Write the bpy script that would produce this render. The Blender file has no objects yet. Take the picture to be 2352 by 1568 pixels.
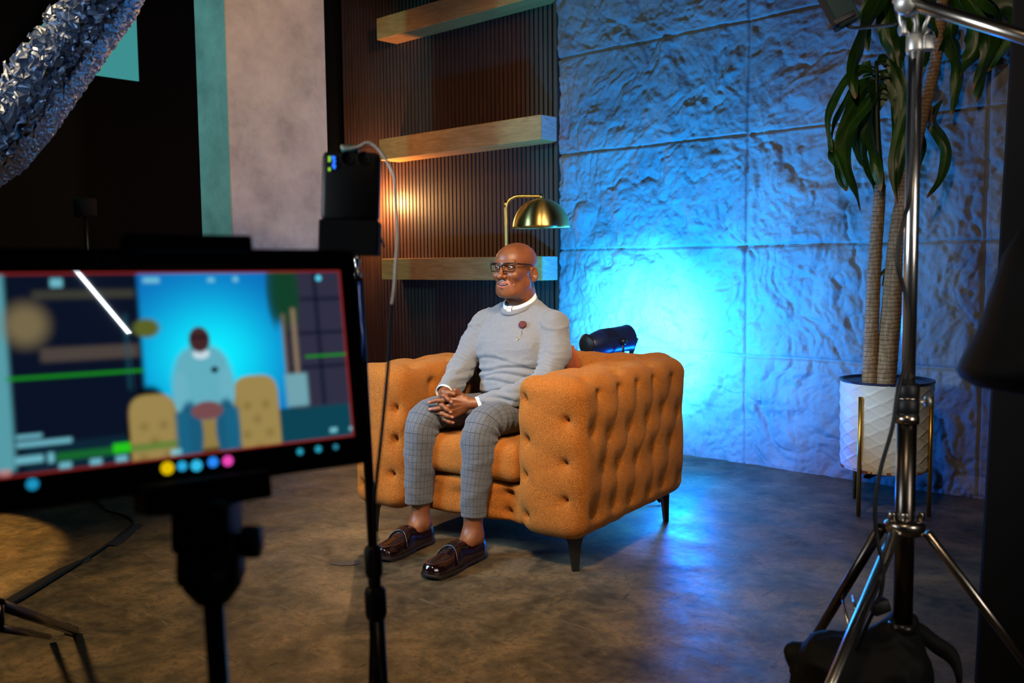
import bpy, bmesh, math, random
import numpy as np
from mathutils import Vector, Matrix
from math import sin, cos, pi, radians, sqrt, atan2, exp
S = bpy.context.scene
COL = S.collection
random.seed(4); RNG = np.random.RandomState(4)

# ------------------------------------------------------------------ camera
FPX, CX, CY, CAMZ = 2150., 1176., 784., 1.13
_yaw, _pitch, _roll = radians(43.4), math.atan(178/FPX), radians(.55)
_f0 = np.array([-sin(_yaw), cos(_yaw), 0]); _r0 = np.array([cos(_yaw), sin(_yaw), 0]); _u0 = np.array([0, 0, 1.])
FW = _f0*cos(_pitch)-_u0*sin(_pitch); _u1 = _u0*cos(_pitch)+_f0*sin(_pitch)
RT = _r0*cos(_roll)-_u1*sin(_roll); UP = _u1*cos(_roll)+_r0*sin(_roll)
CAM = np.array([0, 0, CAMZ])
cam = bpy.data.cameras.new('camera'); camo = bpy.data.objects.new('camera', cam); COL.objects.link(camo)
camo.matrix_world = Matrix(((RT[0], UP[0], -FW[0], 0), (RT[1], UP[1], -FW[1], 0), (RT[2], UP[2], -FW[2], CAMZ), (0, 0, 0, 1)))
cam.sensor_width = 36; cam.lens = FPX/2352*36; cam.clip_start = .02; cam.clip_end = 60
cam.dof.use_dof = True; cam.dof.focus_distance = 3.75; cam.dof.aperture_fstop = 3.5
S.camera = camo
S.view_settings.view_transform = 'Standard'; S.view_settings.look = 'None'
S.view_settings.gamma = 1; S.view_settings.use_curve_mapping = False
S.view_settings.exposure = 0.0

# ------------------------------------------------------------------ world + lights
W = bpy.data.worlds.new('world'); S.world = W; W.use_nodes = True
W.node_tree.nodes['Background'].inputs[0].default_value = (.30, .33, .40, 1)
W.node_tree.nodes['Background'].inputs[1].default_value = .005


def light(name, kind, loc, target, power, color, **k):
    l = bpy.data.lights.new(name, kind); o = bpy.data.objects.new(name, l); COL.objects.link(o)
    o.location = loc
    if target is not None:
        o.rotation_euler = (Vector(target)-Vector(loc)).to_track_quat('-Z', 'Y').to_euler()
    l.energy = power; l.color = color
    for a, v in k.items(): setattr(l, a, v)
    return o


# cool soft key from the left of the camera, warm key high on the right
def area(name, loc, target, power, color, size, spread): return light(name, 'AREA', loc, target, power, color, shape='DISK', size=size, spread=radians(spread))
area('cool_softbox_light', (-3.9, .35, 1.75), (-2.62, 2.75, .62), 12, (.38, .68, 1.0), .8, 50)
area('warm_key_light', (-1.15, .55, 2.95), (-2.45, 2.65, .50), 12.5, (1.0, .70, .44), .45, 50)
# spill above the barn door on the upper stone wall
light('wall_wash_light', 'SPOT', (-3.2, 1.3, 3.3), (-2.9, 4.66, 2.95), 42, (1.0, .72, .50), spot_size=radians(60), spot_blend=.35, shadow_soft_size=.06)
light('right_wash_light', 'SPOT', (-.75, .9, 2.9), (-1.45, 4.5, 1.25), 90, (1.0, .72, .46), spot_size=radians(42), spot_blend=.7, shadow_soft_size=.12)
area('warm_side_light', (-.45, 1.5, 2.7), (-2.6, 2.8, 1.05), 4, (1.0, .72, .48), .4, 34)
# two unseen area lights added left and right for streaks on chrome and brass
light('added_streak_light_right', 'AREA', (.75, 1.62, 1.6), (-.8, 2.15, 1.25), 2.6, (1.0, .92, .84), shape='RECTANGLE', size=.45, size_y=1.7, spread=radians(50))
light('added_streak_light_left', 'AREA', (-2.2, .1, 1.65), (-.8, 2.15, 1.5), 4, (.80, .90, 1.0), shape='RECTANGLE', size=.7, size_y=1.5, spread=radians(34))
# blue stage light on the wall
light('blue_stage_light', 'SPOT', (-3.02, 3.84, .60), (-3.14, 4.66, .94), 400, (.001, .31, 1.0), spot_size=radians(160), spot_blend=1.0, shadow_soft_size=.05)
light('blue_stage_core', 'SPOT', (-3.02, 3.84, .60), (-3.24, 4.66, .68), 430, (.10, .78, 1.0), spot_size=radians(74), spot_blend=1.0, shadow_soft_size=.05)
light('blue_floor_light', 'POINT', (-2.62, 4.02, .27), None, 42, (.003, .17, 1.0), shadow_soft_size=.08)
light('blue_wall_fill', 'SPOT', (-2.3, 3.55, .40), (-2.45, 4.66, 1.9), 26, (.003, .28, 1.0), spot_size=radians(105), spot_blend=1.0, shadow_soft_size=.1)
# warm accent at the left end of the slat wall
light('slat_accent_light', 'POINT', (-5.78, 4.53, 1.62), None, 40, (1.0, .50, .18), shadow_soft_size=.03)
# unseen teal spot added for the column's left face, apart from the window
light('teal_column_light', 'SPOT', (-6.6, .4, 2.6), (-5.38, 3.0, 2.1), 150, (.14, .85, .95), spot_size=radians(44), spot_blend=.5, shadow_soft_size=.15)
light('column_warm_light', 'SPOT', (-2.3, 2.7, 2.9), (-5.17, 3.45, 2.35), 195, (1.0, .64, .36), spot_size=radians(44), spot_blend=.4, shadow_soft_size=.1)
light('shelf_light', 'SPOT', (-3.4, 3.1, 3.1), (-4.95, 4.7, 1.66), 46, (1.0, .62, .28), spot_size=radians(56), spot_blend=.8, shadow_soft_size=.2)
light('floor_right_light', 'SPOT', (-.1, .2, 3.1), (-1.15, 2.3, 0), 60, (1.0, .74, .46), spot_size=radians(44), spot_blend=1., shadow_soft_size=.2)  # unseen warm spot added to brown the right side of the floor
# unseen spot added for a golden patch on the floor at the far left
light('floor_patch_light', 'SPOT', (-6.2, -.2, 2.4), (-4.68, 0.49, 0), 1100, (1.0, .54, .15), spot_size=radians(34.0), spot_blend=.06, shadow_soft_size=.02)
light('floor_front_light', 'SPOT', (-3.7, -.5, 3.4), (-2.5, 1.45, 0), 440, (1.0, .68, .34), spot_size=radians(48), spot_blend=1., shadow_soft_size=.25)


# ------------------------------------------------------------------ pixel helpers (photo pixel -> point of the room)
def ray(x, y): return FW+RT*(x-CX)/FPX-UP*(y-CY)/FPX
def at(x, y, dep): return CAM+ray(x, y)*dep
def fl(x, y, z=0.):
    d = ray(x, y); return CAM+d*((z-CAMZ)/d[2])
def wl(x, y, Y):
    d = ray(x, y); return CAM+d*(Y/d[1])


PH = radians(9.4); CO = np.array([-2.624, 2.445, 0])
EX = np.array([cos(PH), sin(PH), 0]); EY = np.array([-sin(PH), cos(PH), 0])
def w2l(p):
    q = np.asarray(p)-CO; return np.array([q@EX, q@EY, q[2]])
def hl(px, py, dz=0, base=3.70): return w2l(at(px, py, base+dz))


# ------------------------------------------------------------------ materials
def newmat(name):
    m = bpy.data.materials.new(name); m.use_nodes = True
    n = m.node_tree.nodes; return m, n, m.node_tree.links, n['Principled BSDF']
def setp(b, **k):
    al = dict(color='Base Color', rough='Roughness', metal='Metallic', ior='IOR', alpha='Alpha', trans='Transmission Weight', coat='Coat Weight',
              coatr='Coat Roughness', sheen='Sheen Weight', sheenr='Sheen Roughness', sub='Subsurface Weight', spec='Specular IOR Level', em='Emission Color', ems='Emission Strength', aniso='Anisotropic')
    for a, v in k.items():
        if isinstance(v, tuple) and len(v) == 3: v = (*v, 1)
        b.inputs[al[a]].default_value = v
def plain(name, color, rough=.5, **k):
    m, n, l, b = newmat(name); setp(b, color=color, rough=rough, **k); return m
def coords(n, l, scale=(1, 1, 1), kind='Object', rot=(0, 0, 0)):
    t = n.new('ShaderNodeTexCoord'); mp = n.new('ShaderNodeMapping'); mp.inputs['Scale'].default_value = scale; mp.inputs['Rotation'].default_value = rot
    l.new(t.outputs[kind], mp.inputs['Vector']); return mp.outputs['Vector']
def noise(n, l, vec, scale, detail=4, rough=.5, dist=0):
    t = n.new('ShaderNodeTexNoise'); t.inputs['Scale'].default_value = scale; t.inputs['Detail'].default_value = detail
    t.inputs['Roughness'].default_value = rough; t.inputs['Distortion'].default_value = dist
    if vec is not None: l.new(vec, t.inputs['Vector'])
    return t.outputs['Fac']
def ramp(n, l, fac, stops):
    r = n.new('ShaderNodeValToRGB'); e = r.color_ramp.elements
    while len(e) < len(stops): e.new(.5)
    for i, (p, c) in enumerate(stops):
        e[i].position = p; e[i].color = (*c, 1) if not isinstance(c, float) else (c, c, c, 1)
    l.new(fac, r.inputs[0]); return r.outputs[0]
def mix(n, l, fac, a, b, mode='MIX'):
    m = n.new('ShaderNodeMix'); m.data_type = 'RGBA'; m.blend_type = mode
    for i, v in ((0, fac), (6, a), (7, b)):
        if hasattr(v, 'links'): l.new(v, m.inputs[i])
        elif i == 0: m.inputs[0].default_value = v
        else: m.inputs[i].default_value = (*v, 1)
    return m.outputs[2]
def mth(n, l, op, a, b=None, c=None):
    m = n.new('ShaderNodeMath'); m.operation = op
    for i, v in enumerate((a, b, c)):
        if v is None: continue
        if hasattr(v, 'links'): l.new(v, m.inputs[i])
        else: m.inputs[i].default_value = v
    return m.outputs[0]
def bump(n, l, b, h, strength=.3, dist=.01):
    bp = n.new('ShaderNodeBump'); bp.inputs['Strength'].default_value = strength; bp.inputs['Distance'].default_value = dist
    l.new(h, bp.inputs['Height'])
    prev = b.inputs['Normal'].links
    if prev: l.new(prev[0].from_socket, bp.inputs['Normal'])
    l.new(bp.outputs[0], b.inputs['Normal'])


def mat_floor():
    m, n, l, b = newmat('stained concrete')
    v = coords(n, l)
    a = noise(n, l, v, 1.3, 9, .66, .3); a2 = noise(n, l, v, 4.5, 10, .74, .4); a3 = noise(n, l, v, 24, 6, .7)
    c = ramp(n, l, a, [(.38, (.022, .019, .012)), (.46, (.080, .064, .034)), (.53, (.21, .140, .066)), (.62, (.060, .060, .034))])
    c2 = ramp(n, l, a2, [(.41, (.016, .015, .010)), (.50, (.12, .092, .050)), (.58, (.30, .21, .11))])
    c = mix(n, l, .52, c, c2)
    c = mix(n, l, ramp(n, l, a3, [(.42, .0), (.62, .45)]), c, (.20, .165, .11))
    # pale scuffs and dark scratches
    v2 = coords(n, l, (1.0, 9, 1), rot=(0, 0, .5)); s = noise(n, l, v2, 3.2, 9, .75, .5)
    v3 = coords(n, l, (8, 1.2, 1), rot=(0, 0, -.3)); s3 = noise(n, l, v3, 5.0, 8, .75, .8)
    c = mix(n, l, ramp(n, l, s, [(.60, .0), (.68, .55)]), c, (.33, .28, .20))
    c = mix(n, l, ramp(n, l, s3, [(.60, .0), (.66, .85)]), c, (.030, .026, .018))
    vo = n.new('ShaderNodeTexVoronoi'); vo.inputs['Scale'].default_value = 11; l.new(v, vo.inputs['Vector'])
    fn = noise(n, l, v, 48, 7, .8); c = mix(n, l, ramp(n, l, fn, [(.50, .0), (.62, .62)]), c, (.026, .022, .015)); c = mix(n, l, ramp(n, l, fn, [(.30, .45), (.42, .0)]), c, (.30, .235, .15))
    c = mix(n, l, ramp(n, l, vo.outputs['Distance'], [(.022, .7), (.040, .0)]), c, (.42, .38, .30))
    c = mix(n, l, 1., c, (.74, .74, .74), 'MULTIPLY')
    l.new(c, b.inputs['Base Color'])
    r = ramp(n, l, noise(n, l, v, 5, 8, .7), [(.3, .32), (.7, .62)]); l.new(r, b.inputs['Roughness']); setp(b, spec=.36)
    bump(n, l, b, a2, .25, .01); bump(n, l, b, noise(n, l, v, 60, 6, .7), .25, .003); bump(n, l, b, s3, .15, .003)
    return m
def mat_rock():
    m, n, l, b = newmat('grey split stone panels')
    v = coords(n, l)
    a = noise(n, l, v, 2.2, 8, .6, .5); a2 = noise(n, l, v, 11, 8, .65, .8)
    c = ramp(n, l, a, [(.32, (.175, .172, .168)), (.5, (.235, .228, .22)), (.68, (.30, .285, .262))])
    c = mix(n, l, ramp(n, l, a2, [(.55, .0), (.75, .40)]), c, (.25, .21, .155))
    l.new(c, b.inputs['Base Color']); setp(b, rough=.62)
    t = n.new('ShaderNodeTexNoise'); t.noise_type = 'RIDGED_MULTIFRACTAL'; t.inputs['Scale'].default_value = 7; t.inputs['Detail'].default_value = 9; t.inputs['Distortion'].default_value = .5; l.new(coords(n, l, (1, 1, 1.25)), t.inputs['Vector'])
    bump(n, l, b, t.outputs['Fac'], -.35, .010)
    bump(n, l, b, noise(n, l, v, 26, 9, .68, .3), .75, .012)
    bump(n, l, b, noise(n, l, v, 110, 5, .6), .25, .002)
    return m
def mat_plaster():
    m, n, l, b = newmat('bare concrete column')
    v = coords(n, l)
    a = noise(n, l, v, 4.2, 9, .66, .15); a2 = noise(n, l, v, 9, 9, .72, .1)
    c = ramp(n, l, a, [(.30, (.36, .32, .28)), (.48, (.50, .45, .39)), (.64, (.60, .54, .46)), (.8, (.50, .46, .42))])
    c = mix(n, l, ramp(n, l, a2, [(.60, .0), (.78, .5)]), c, (.27, .24, .22))
    l.new(c, b.inputs['Base Color']); setp(b, rough=.7)
    bump(n, l, b, a2, .3, .01)
    vo = n.new('ShaderNodeTexVoronoi'); vo.inputs['Scale'].default_value = 17; l.new(v, vo.inputs['Vector'])
    bump(n, l, b, ramp(n, l, vo.outputs['Distance'], [(.0, .0), (.09, 1.0)]), .5, .006)
    return m
def mat_wood(name, c1, c2, scale=(1, 1, 1), rough=.4):
    m, n, l, b = newmat(name)
    v = coords(n, l, scale)
    a = noise(n, l, v, 3.0, 8, .6, 1.4); a2 = noise(n, l, v, 14, 5, .6, .3)
    c = mix(n, l, ramp(n, l, a, [(.35, 0.), (.65, 1.)]), c1, c2)
    c = mix(n, l, ramp(n, l, a2, [(.5, 0.), (.8, .35)]), c, tuple(x*.5 for x in c1))
    l.new(c, b.inputs['Base Color']); setp(b, rough=rough); bump(n, l, b, a2, .12, .003)
    return m
def mat_boucle():
    m, n, l, b = newmat('mustard boucle fabric')
    v = coords(n, l)
    a = noise(n, l, v, 330, 3, .7); vo = n.new('ShaderNodeTexVoronoi'); vo.inputs['Scale'].default_value = 300; l.new(v, vo.inputs['Vector'])
    big = noise(n, l, v, 7, 4, .6)
    c = ramp(n, l, a, [(.32, (.115, .036, .006)), (.52, (.36, .116, .014)), (.72, (.56, .22, .038))])
    c = mix(n, l, ramp(n, l, big, [(.35, .0), (.7, .35)]), c, (.38, .115, .014))
    l.new(c, b.inputs['Base Color']); setp(b, rough=.9, sheen=.22, sheenr=.5, spec=.2)
    b.inputs['Sheen Tint'].default_value = (1, .55, .2, 1)
    bump(n, l, b, vo.outputs['Distance'], .6, .004); bump(n, l, b, a, .6, .004)
    return m
def mat_knit():
    m, n, l, b = newmat('heather grey fine knit')
    v = coords(n, l, (1, 1, 2.6)); a = noise(n, l, v, 330, 4, .8); big = noise(n, l, coords(n, l), 14, 4, .6)
    c = ramp(n, l, a, [(.30, (.095, .108, .126)), (.5, (.155, .170, .190)), (.7, (.24, .256, .28))])
    l.new(c, b.inputs['Base Color']); setp(b, rough=.85, sheen=.25, spec=.2)
    w = n.new('ShaderNodeTexWave'); w.inputs['Scale'].default_value = 300; w.inputs['Distortion'].default_value = 1.; l.new(coords(n, l), w.inputs['Vector'])
    bump(n, l, b, a, .35, .002); bump(n, l, b, w.outputs['Fac'], .15, .001)
    return m
def mat_check():
    m, n, l, b = newmat('grey windowpane check wool')
    t = n.new('ShaderNodeUVMap'); t.uv_map = 'UVMap'
    sep = n.new('ShaderNodeSeparateXYZ'); l.new(t.outputs[0], sep.inputs[0])
    nz = noise(n, l, coords(n, l), 9, 3, .5)
    def line(s, sp, w):
        s = mth(n, l, 'ADD', s, mth(n, l, 'MULTIPLY', nz, .008))
        f = mth(n, l, 'FRACT', mth(n, l, 'DIVIDE', s, sp))
        return mth(n, l, 'LESS_THAN', f, w/sp)
    L = mth(n, l, 'MAXIMUM', line(sep.outputs[0], .0190, .0014), line(sep.outputs[1], .0265, .0014))
    L2 = mth(n, l, 'MAXIMUM', line(sep.outputs[0], .0052, .0011), line(sep.outputs[1], .0052, .0011))
    base = ramp(n, l, noise(n, l, coords(n, l, (1, 1, 1)), 420, 3, .8), [(.3, (.044, .054, .070)), (.5, (.088, .101, .122)), (.72, (.19, .205, .235))])
    c = mix(n, l, mth(n, l, 'MULTIPLY', L2, .35), base, (.07, .08, .10))
    c = mix(n, l, mth(n, l, 'MULTIPLY', L, .88), c, (.012, .014, .020))
    l.new(c, b.inputs['Base Color']); setp(b, rough=.8, sheen=.15, spec=.25)
    bump(n, l, b, noise(n, l, coords(n, l), 500, 2, .7), .3, .001)
    return m
def mat_skin():
    m, n, l, b = newmat('brown skin')
    v = coords(n, l)
    at_ = n.new('ShaderNodeAttribute'); at_.attribute_name = 'tint'
    sep = n.new('ShaderNodeSeparateColor'); l.new(at_.outputs['Color'], sep.inputs[0])
    c = ramp(n, l, noise(n, l, v, 26, 5, .6), [(.3, (.130, .043, .015)), (.7, (.205, .070, .024))])
    c = mix(n, l, mth(n, l, 'MULTIPLY', sep.outputs[0], .75), c, (.30, .085, .075))   # lips, finger pads
    c = mix(n, l, mth(n, l, 'MULTIPLY', sep.outputs[1], .75), c, (.50, .27, .20))     # nails
    c = mix(n, l, mth(n, l, 'MULTIPLY', sep.outputs[2], .8), c, (.055, .020, .010))  # brows, lash lines
    l.new(c, b.inputs['Base Color']); setp(b, rough=.46, sub=.05, spec=.5)
    b.inputs['Subsurface Radius'].default_value = (.012, .004, .002)
    bump(n, l, b, noise(n, l, v, 420, 4, .7), .22, .0012); bump(n, l, b, noise(n, l, v, 70, 4, .6), .12, .002)
    return m


M = {}
def mk(k, *a, **kw): M[k] = plain(k.replace('_', ' '), *a, **kw)
M['floor'] = mat_floor(); M['rock'] = mat_rock(); M['plaster'] = mat_plaster(); M['boucle'] = mat_boucle(); M['knit'] = mat_knit(); M['check'] = mat_check(); M['skin'] = mat_skin()
M['oak'] = mat_wood('oak shelf', (.50, .21, .048), (.68, .33, .090), (1.2, 9, 9), .42)
M['slat'] = mat_wood('walnut slat', (.050, .021, .014), (.082, .036, .023), (8, 8, .8), .5)
mk('black_felt', (.006, .006, .007), .95)
mk('black_wall', (.0035, .004, .0045), .9, spec=.2)
mk('black_plastic', (.004, .004, .005), .5, spec=.3)
mk('black_matte', (.004, .004, .005), .8, spec=.2)
mk('black_metal', (.020, .019, .018), .30, metal=.6)
mk('dark_steel', (.10, .085, .07), .28, metal=1.)
mk('chrome', (.72, .70, .67), .24, metal=1.)
mk('worn_chrome', (.36, .31, .26), .26, metal=1.)
mk('cast_metal', (.42, .41, .38), .42, metal=.8)
mk('brass', (.86, .64, .20), .30, metal=1.)
mk('brass_dark', (.55, .36, .10), .34, metal=1.)
mk('white_paint', (.72, .74, .70), .45)
mk('rust', (.22, .07, .02), .9)
mk('shirt_white', (.80, .80, .82), .75)
mk('leather_wine', (.009, .0025, .003), .16, coat=.5, coatr=.06)
mk('leather_edge', (.10, .03, .02), .35)
mk('sole', (.016, .012, .010), .45)
mk('glass_black', (.008, .008, .009), .12, coat=.5)
mk('leather_pillow', (.26, .055, .012), .38)
mk('wine_felt', (.065, .003, .010), .8)
mk('gold', (.85, .62, .28), .25, metal=1.)
mk('tooth', (.82, .78, .70), .3)
mk('button_grey', (.35, .36, .38), .4)
mk('eye_white', (.42, .38, .35), .2, coat=1.)
mk('iris', (.014, .007, .004), .12, coat=1.)
mk('soil', (.025, .018, .012), .95)
mk('blue_can', (.012, .020, .075), .32, metal=.3)
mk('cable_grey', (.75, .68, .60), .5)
mk('gaffer', (.014, .014, .016), .6)
mk('gaffer_worn', (.030, .032, .038), .55)
mk('nylon', (.0035, .004, .005), .7, spec=.25)
mk('teal_plastic', (.0025, .014, .015), .6, spec=.2)
M['lens'] = plain('spectacle glass', (1, 1, 1), .02, trans=1., ior=1.02, alpha=.22, spec=.6)


def emis(name, c, s, base=(0, 0, 0)):
    m, n, l, b = newmat(name); setp(b, color=base, em=c, ems=s, rough=.3); return m


# ------------------------------------------------------------------ object helpers
def tag(o, label=None, cat=None, group=None, kind=None):
    for k, v in (('label', label), ('category', cat), ('group', group), ('kind', kind)):
        if v: o[k] = v
    return o
def empty(name, loc, rz=0, **k):
    o = bpy.data.objects.new(name, None); COL.objects.link(o); o.location = tuple(loc); o.rotation_euler = (0, 0, rz)
    o.empty_display_size = .05
    return tag(o, **k)
def loc_of(o):
    p = np.zeros(3)
    while o is not None: p = p+np.array(o.location); o = o.parent
    return p
def mobj(name, V, F, mat, parent=None, smooth=True, world=False, label=None, **k):
    """V in the parent's own frame, or in room coordinates with world=True (parent must be unrotated)"""
    V = np.asarray(V, float)
    if world and parent is not None: V = V-loc_of(parent)
    me = bpy.data.meshes.new(name); me.from_pydata(V.tolist(), [], [list(map(int, f)) for f in F]); me.update()
    if smooth: me.shade_smooth()
    if mat is not None: me.materials.append(mat)
    o = bpy.data.objects.new(name, me); COL.objects.link(o)
    if parent is not None: o.parent = parent
    tag(o, label=label, **k); return o
class MB:
    def __init__(s): s.V = []; s.F = []; s.n = 0
    def add(s, V, F):
        V = np.asarray(V, float).reshape(-1, 3); s.V.append(V); s.F += [[i+s.n for i in f] for f in F]; s.n += len(V); return s
    def box(s, c, d, R=None, bev=0.):
        d = np.asarray(d, float)/2
        if bev > 0:
            bm = bmesh.new(); bmesh.ops.create_cube(bm, size=1)
            for v in bm.verts: v.co = Vector(v.co[i]*2*d[i] for i in range(3))
            bmesh.ops.bevel(bm, geom=bm.edges[:], offset=bev, segments=2, affect='EDGES', profile=.5)
            bm.verts.index_update(); V = np.array([v.co[:] for v in bm.verts]); F = [[v.index for v in f.verts] for f in bm.faces]; bm.free()
        else:
            V = np.array([[x, y, z] for x in (-1, 1) for y in (-1, 1) for z in (-1, 1)])*d
            F = [(0, 1, 3, 2), (4, 6, 7, 5), (0, 4, 5, 1), (2, 3, 7, 6), (0, 2, 6, 4), (1, 5, 7, 3)]
        if R is not None: V = V@np.asarray(R).T
        return s.add(V+np.asarray(c), F)
    def tube(s, pts, r, n=12, cap=True, res=0, sx=1.):
        P = [np.asarray(p, float) for p in pts]
        rs = list(r) if hasattr(r, '__len__') else [r]*len(P)
        if res: P, rs = spline(P, rs, res)
        P = np.array(P); rs = np.array(rs)
        T = np.gradient(P, axis=0); T /= np.linalg.norm(T, axis=1)[:, None]+1e-12
        a = np.array([0, 0, 1.]) if abs(T[0][2]) < .9 else np.array([1., 0, 0])
        N = np.cross(T[0], a); N /= np.linalg.norm(N); V = []
        an = np.arange(n)*2*pi/n
        for i in range(len(P)):
            N = N-T[i]*(N@T[i]); N /= np.linalg.norm(N); B = np.cross(T[i], N)
            V.append(P[i]+rs[i]*(np.cos(an)[:, None]*N*sx+np.sin(an)[:, None]*B))
        F = [(i*n+j, i*n+(j+1) % n, (i+1)*n+(j+1) % n, (i+1)*n+j) for i in range(len(P)-1) for j in range(n)]
        if cap: F += [tuple(range(n))[::-1], tuple((len(P)-1)*n+j for j in range(n))]
        return s.add(np.concatenate(V), F)
    def lathe(s, prof, n=32, c=(0, 0, 0), R=None):
        an = np.arange(n)*2*pi/n; V = np.concatenate([np.stack([r*np.cos(an), r*np.sin(an), np.full(n, z)], 1) for r, z in prof])
        m = len(prof); F = [(i*n+j, i*n+(j+1) % n, (i+1)*n+(j+1) % n, (i+1)*n+j) for i in range(m-1) for j in range(n)]
        if prof[0][0] > 1e-6: F.append(tuple(range(n))[::-1])
        if prof[-1][0] > 1e-6: F.append(tuple((m-1)*n+j for j in range(n)))
        if R is not None: V = V@np.asarray(R).T
        return s.add(V+np.asarray(c), F)
    def build(s, name, mat, parent=None, **k): return mobj(name, np.concatenate(s.V), s.F, mat, parent, **k)
def spline(P, rs, res):
    P = [np.asarray(p, float) for p in P]; Q = [2*P[0]-P[1]]+P+[2*P[-1]-P[-2]]; R = [rs[0]]+list(rs)+[rs[-1]]; o = []; ro = []
    for i in range(len(P)-1):
        for k in range(res):
            t = k/res; a, b, c, d = Q[i:i+4]
            o.append(.5*((2*b)+(-a+c)*t+(2*a-5*b+4*c-d)*t*t+(-a+3*b-3*c+d)*t**3)); ro.append(R[i+1]*(1-t)+R[i+2]*t)
    return o+[P[-1]], ro+[rs[-1]]
def axes(z, hint=(0, 0, 1)):
    """rotation whose third column is z"""
    z = np.asarray(z, float); z = z/np.linalg.norm(z); h = np.asarray(hint, float)
    if abs(z@h) > .95: h = np.array([1., 0, 0])
    x = np.cross(h, z); x /= np.linalg.norm(x); return np.stack([x, np.cross(z, x), z], 1)
def grid(name, P, mat, parent=None, uv=False, **k):
    a, b = P.shape[:2]; F = [(i*b+j, (i+1)*b+j, (i+1)*b+j+1, i*b+j+1) for i in range(a-1) for j in range(b-1)]
    return mobj(name, P.reshape(-1, 3), F, mat, parent, **k)


# numpy noise -----------------------------------------------------------------
def _h(i, j, k):
    h = (i*374761393+j*668265263+k*2147483647+12345) & 0xffffffff
    h = ((h ^ (h >> 13))*1274126177) & 0xffffffff; h = h ^ (h >> 16); return (h & 0xffff)/65535.*2-1
def vnoise(P):
    P = np.asarray(P, float); I = np.floor(P).astype(np.int64); f = P-I; u = f*f*f*(f*(f*6-15)+10); o = 0
    for a in (0, 1):
        for b in (0, 1):
            for c in (0, 1):
                w = (u[..., 0] if a else 1-u[..., 0])*(u[..., 1] if b else 1-u[..., 1])*(u[..., 2] if c else 1-u[..., 2])
                o = o+w*_h(I[..., 0]+a, I[..., 1]+b, I[..., 2]+c)
    return o
def fbm(P, oc=4, g=.5):
    o = 0; a = 1; P = np.asarray(P, float)
    for i in range(oc): o = o+a*vnoise(P); P = P*2.03+7.7; a *= g
    return o


# signed distance modelling --------------------------------------------------
def smin(a, b, k):
    h = np.clip(.5+.5*(b-a)/k, 0, 1); return b+(a-b)*h-k*h*(1-h)
def smax(a, b, k): return -smin(-a, -b, k)
def ell(P, c, r):
    q = P-np.array(c, np.float32); r = np.array(r, np.float32)
    k0 = np.linalg.norm(q/r, axis=-1); k1 = np.linalg.norm(q/(r*r), axis=-1)+1e-9; return k0*(k0-1)/k1
def sph(P, c, r): return np.linalg.norm(P-np.array(c, np.float32), axis=-1)-r
def cap(P, a, b, ra, rb=None, sc=None):
    rb = ra if rb is None else rb; a = np.array(a, np.float32); b = np.array(b, np.float32); ab = b-a
    t = np.clip(((P-a)@ab)/(ab@ab+1e-12), 0, 1); d = P-a-t[..., None]*ab
    if sc is not None: d = d*np.array(sc, np.float32)
    return np.linalg.norm(d, axis=-1)-(ra+(rb-ra)*t)
def surfnet(f, lo, hi, h):
    ax = [np.arange(lo[i], hi[i]+h, h, dtype=np.float32) for i in range(3)]
    n = [len(a) for a in ax]; G = np.empty(n, np.float32); st = max(1, int(4e5/(n[1]*n[2])))
    for i in range(0, n[0], st):
        X = np.stack(np.meshgrid(ax[0][i:i+st], ax[1], ax[2], indexing='ij'), -1); G[i:i+st] = f(X)
    s = G < 0; cnt = np.zeros([k-1 for k in n], np.int8)
    cs = [(a, b, c) for a in (0, 1) for b in (0, 1) for c in (0, 1)]
    def sl(A, a, b, c): return A[a:n[0]-1+a, b:n[1]-1+b, c:n[2]-1+c]
    for c in cs: cnt += sl(s, *c)
    act = (cnt > 0) & (cnt < 8); I = np.argwhere(act); idx = np.full(cnt.shape, -1, np.int64); idx[act] = np.arange(len(I))
    acc = np.zeros((len(I), 3)); w = np.zeros(len(I))
    for c in cs:
        for d in range(3):
            if c[d]: continue
            e = list(c); e[d] = 1
            g0 = G[I[:, 0]+c[0], I[:, 1]+c[1], I[:, 2]+c[2]]; g1 = G[I[:, 0]+e[0], I[:, 1]+e[1], I[:, 2]+e[2]]
            m = (g0 < 0) != (g1 < 0); t = np.where(m, g0/(g0-g1+1e-12), 0)
            p = np.tile(np.array(c, float), (len(I), 1)); p[:, d] += t; acc += p*m[:, None]; w += m
    V = (I+acc/w[:, None])*h+np.array(lo); F = []
    for d in range(3):
        e = [0, 0, 0]; e[d] = 1; u, v = [(1, 2), (2, 0), (0, 1)][d]
        A = s[:n[0]-e[0], :n[1]-e[1], :n[2]-e[2]]; B = s[e[0]:, e[1]:, e[2]:]
        E_ = np.argwhere(A != B); E_ = E_[(E_[:, u] > 0) & (E_[:, v] > 0) & (E_[:, u] < n[u]-1) & (E_[:, v] < n[v]-1)]
        q = []
        for du, dv in ((1, 1), (0, 1), (0, 0), (1, 0)):
            o = E_.copy(); o[:, u] -= du; o[:, v] -= dv; q.append(idx[o[:, 0], o[:, 1], o[:, 2]])
        q = np.stack(q, 1); fl_ = A[E_[:, 0], E_[:, 1], E_[:, 2]]
        q[~fl_] = q[~fl_][:, ::-1]; F.append(q[(q >= 0).all(1)])
    return V, np.concatenate(F)
def vnormals(V, F):
    V = np.asarray(V); F = np.asarray(F); n = np.cross(V[F[:, 2]]-V[F[:, 0]], V[F[:, 3]]-V[F[:, 1]]); N = np.zeros_like(V)
    for i in range(4): np.add.at(N, F[:, i], n)
    return N/(np.linalg.norm(N, axis=1)[:, None]+1e-12)
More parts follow.
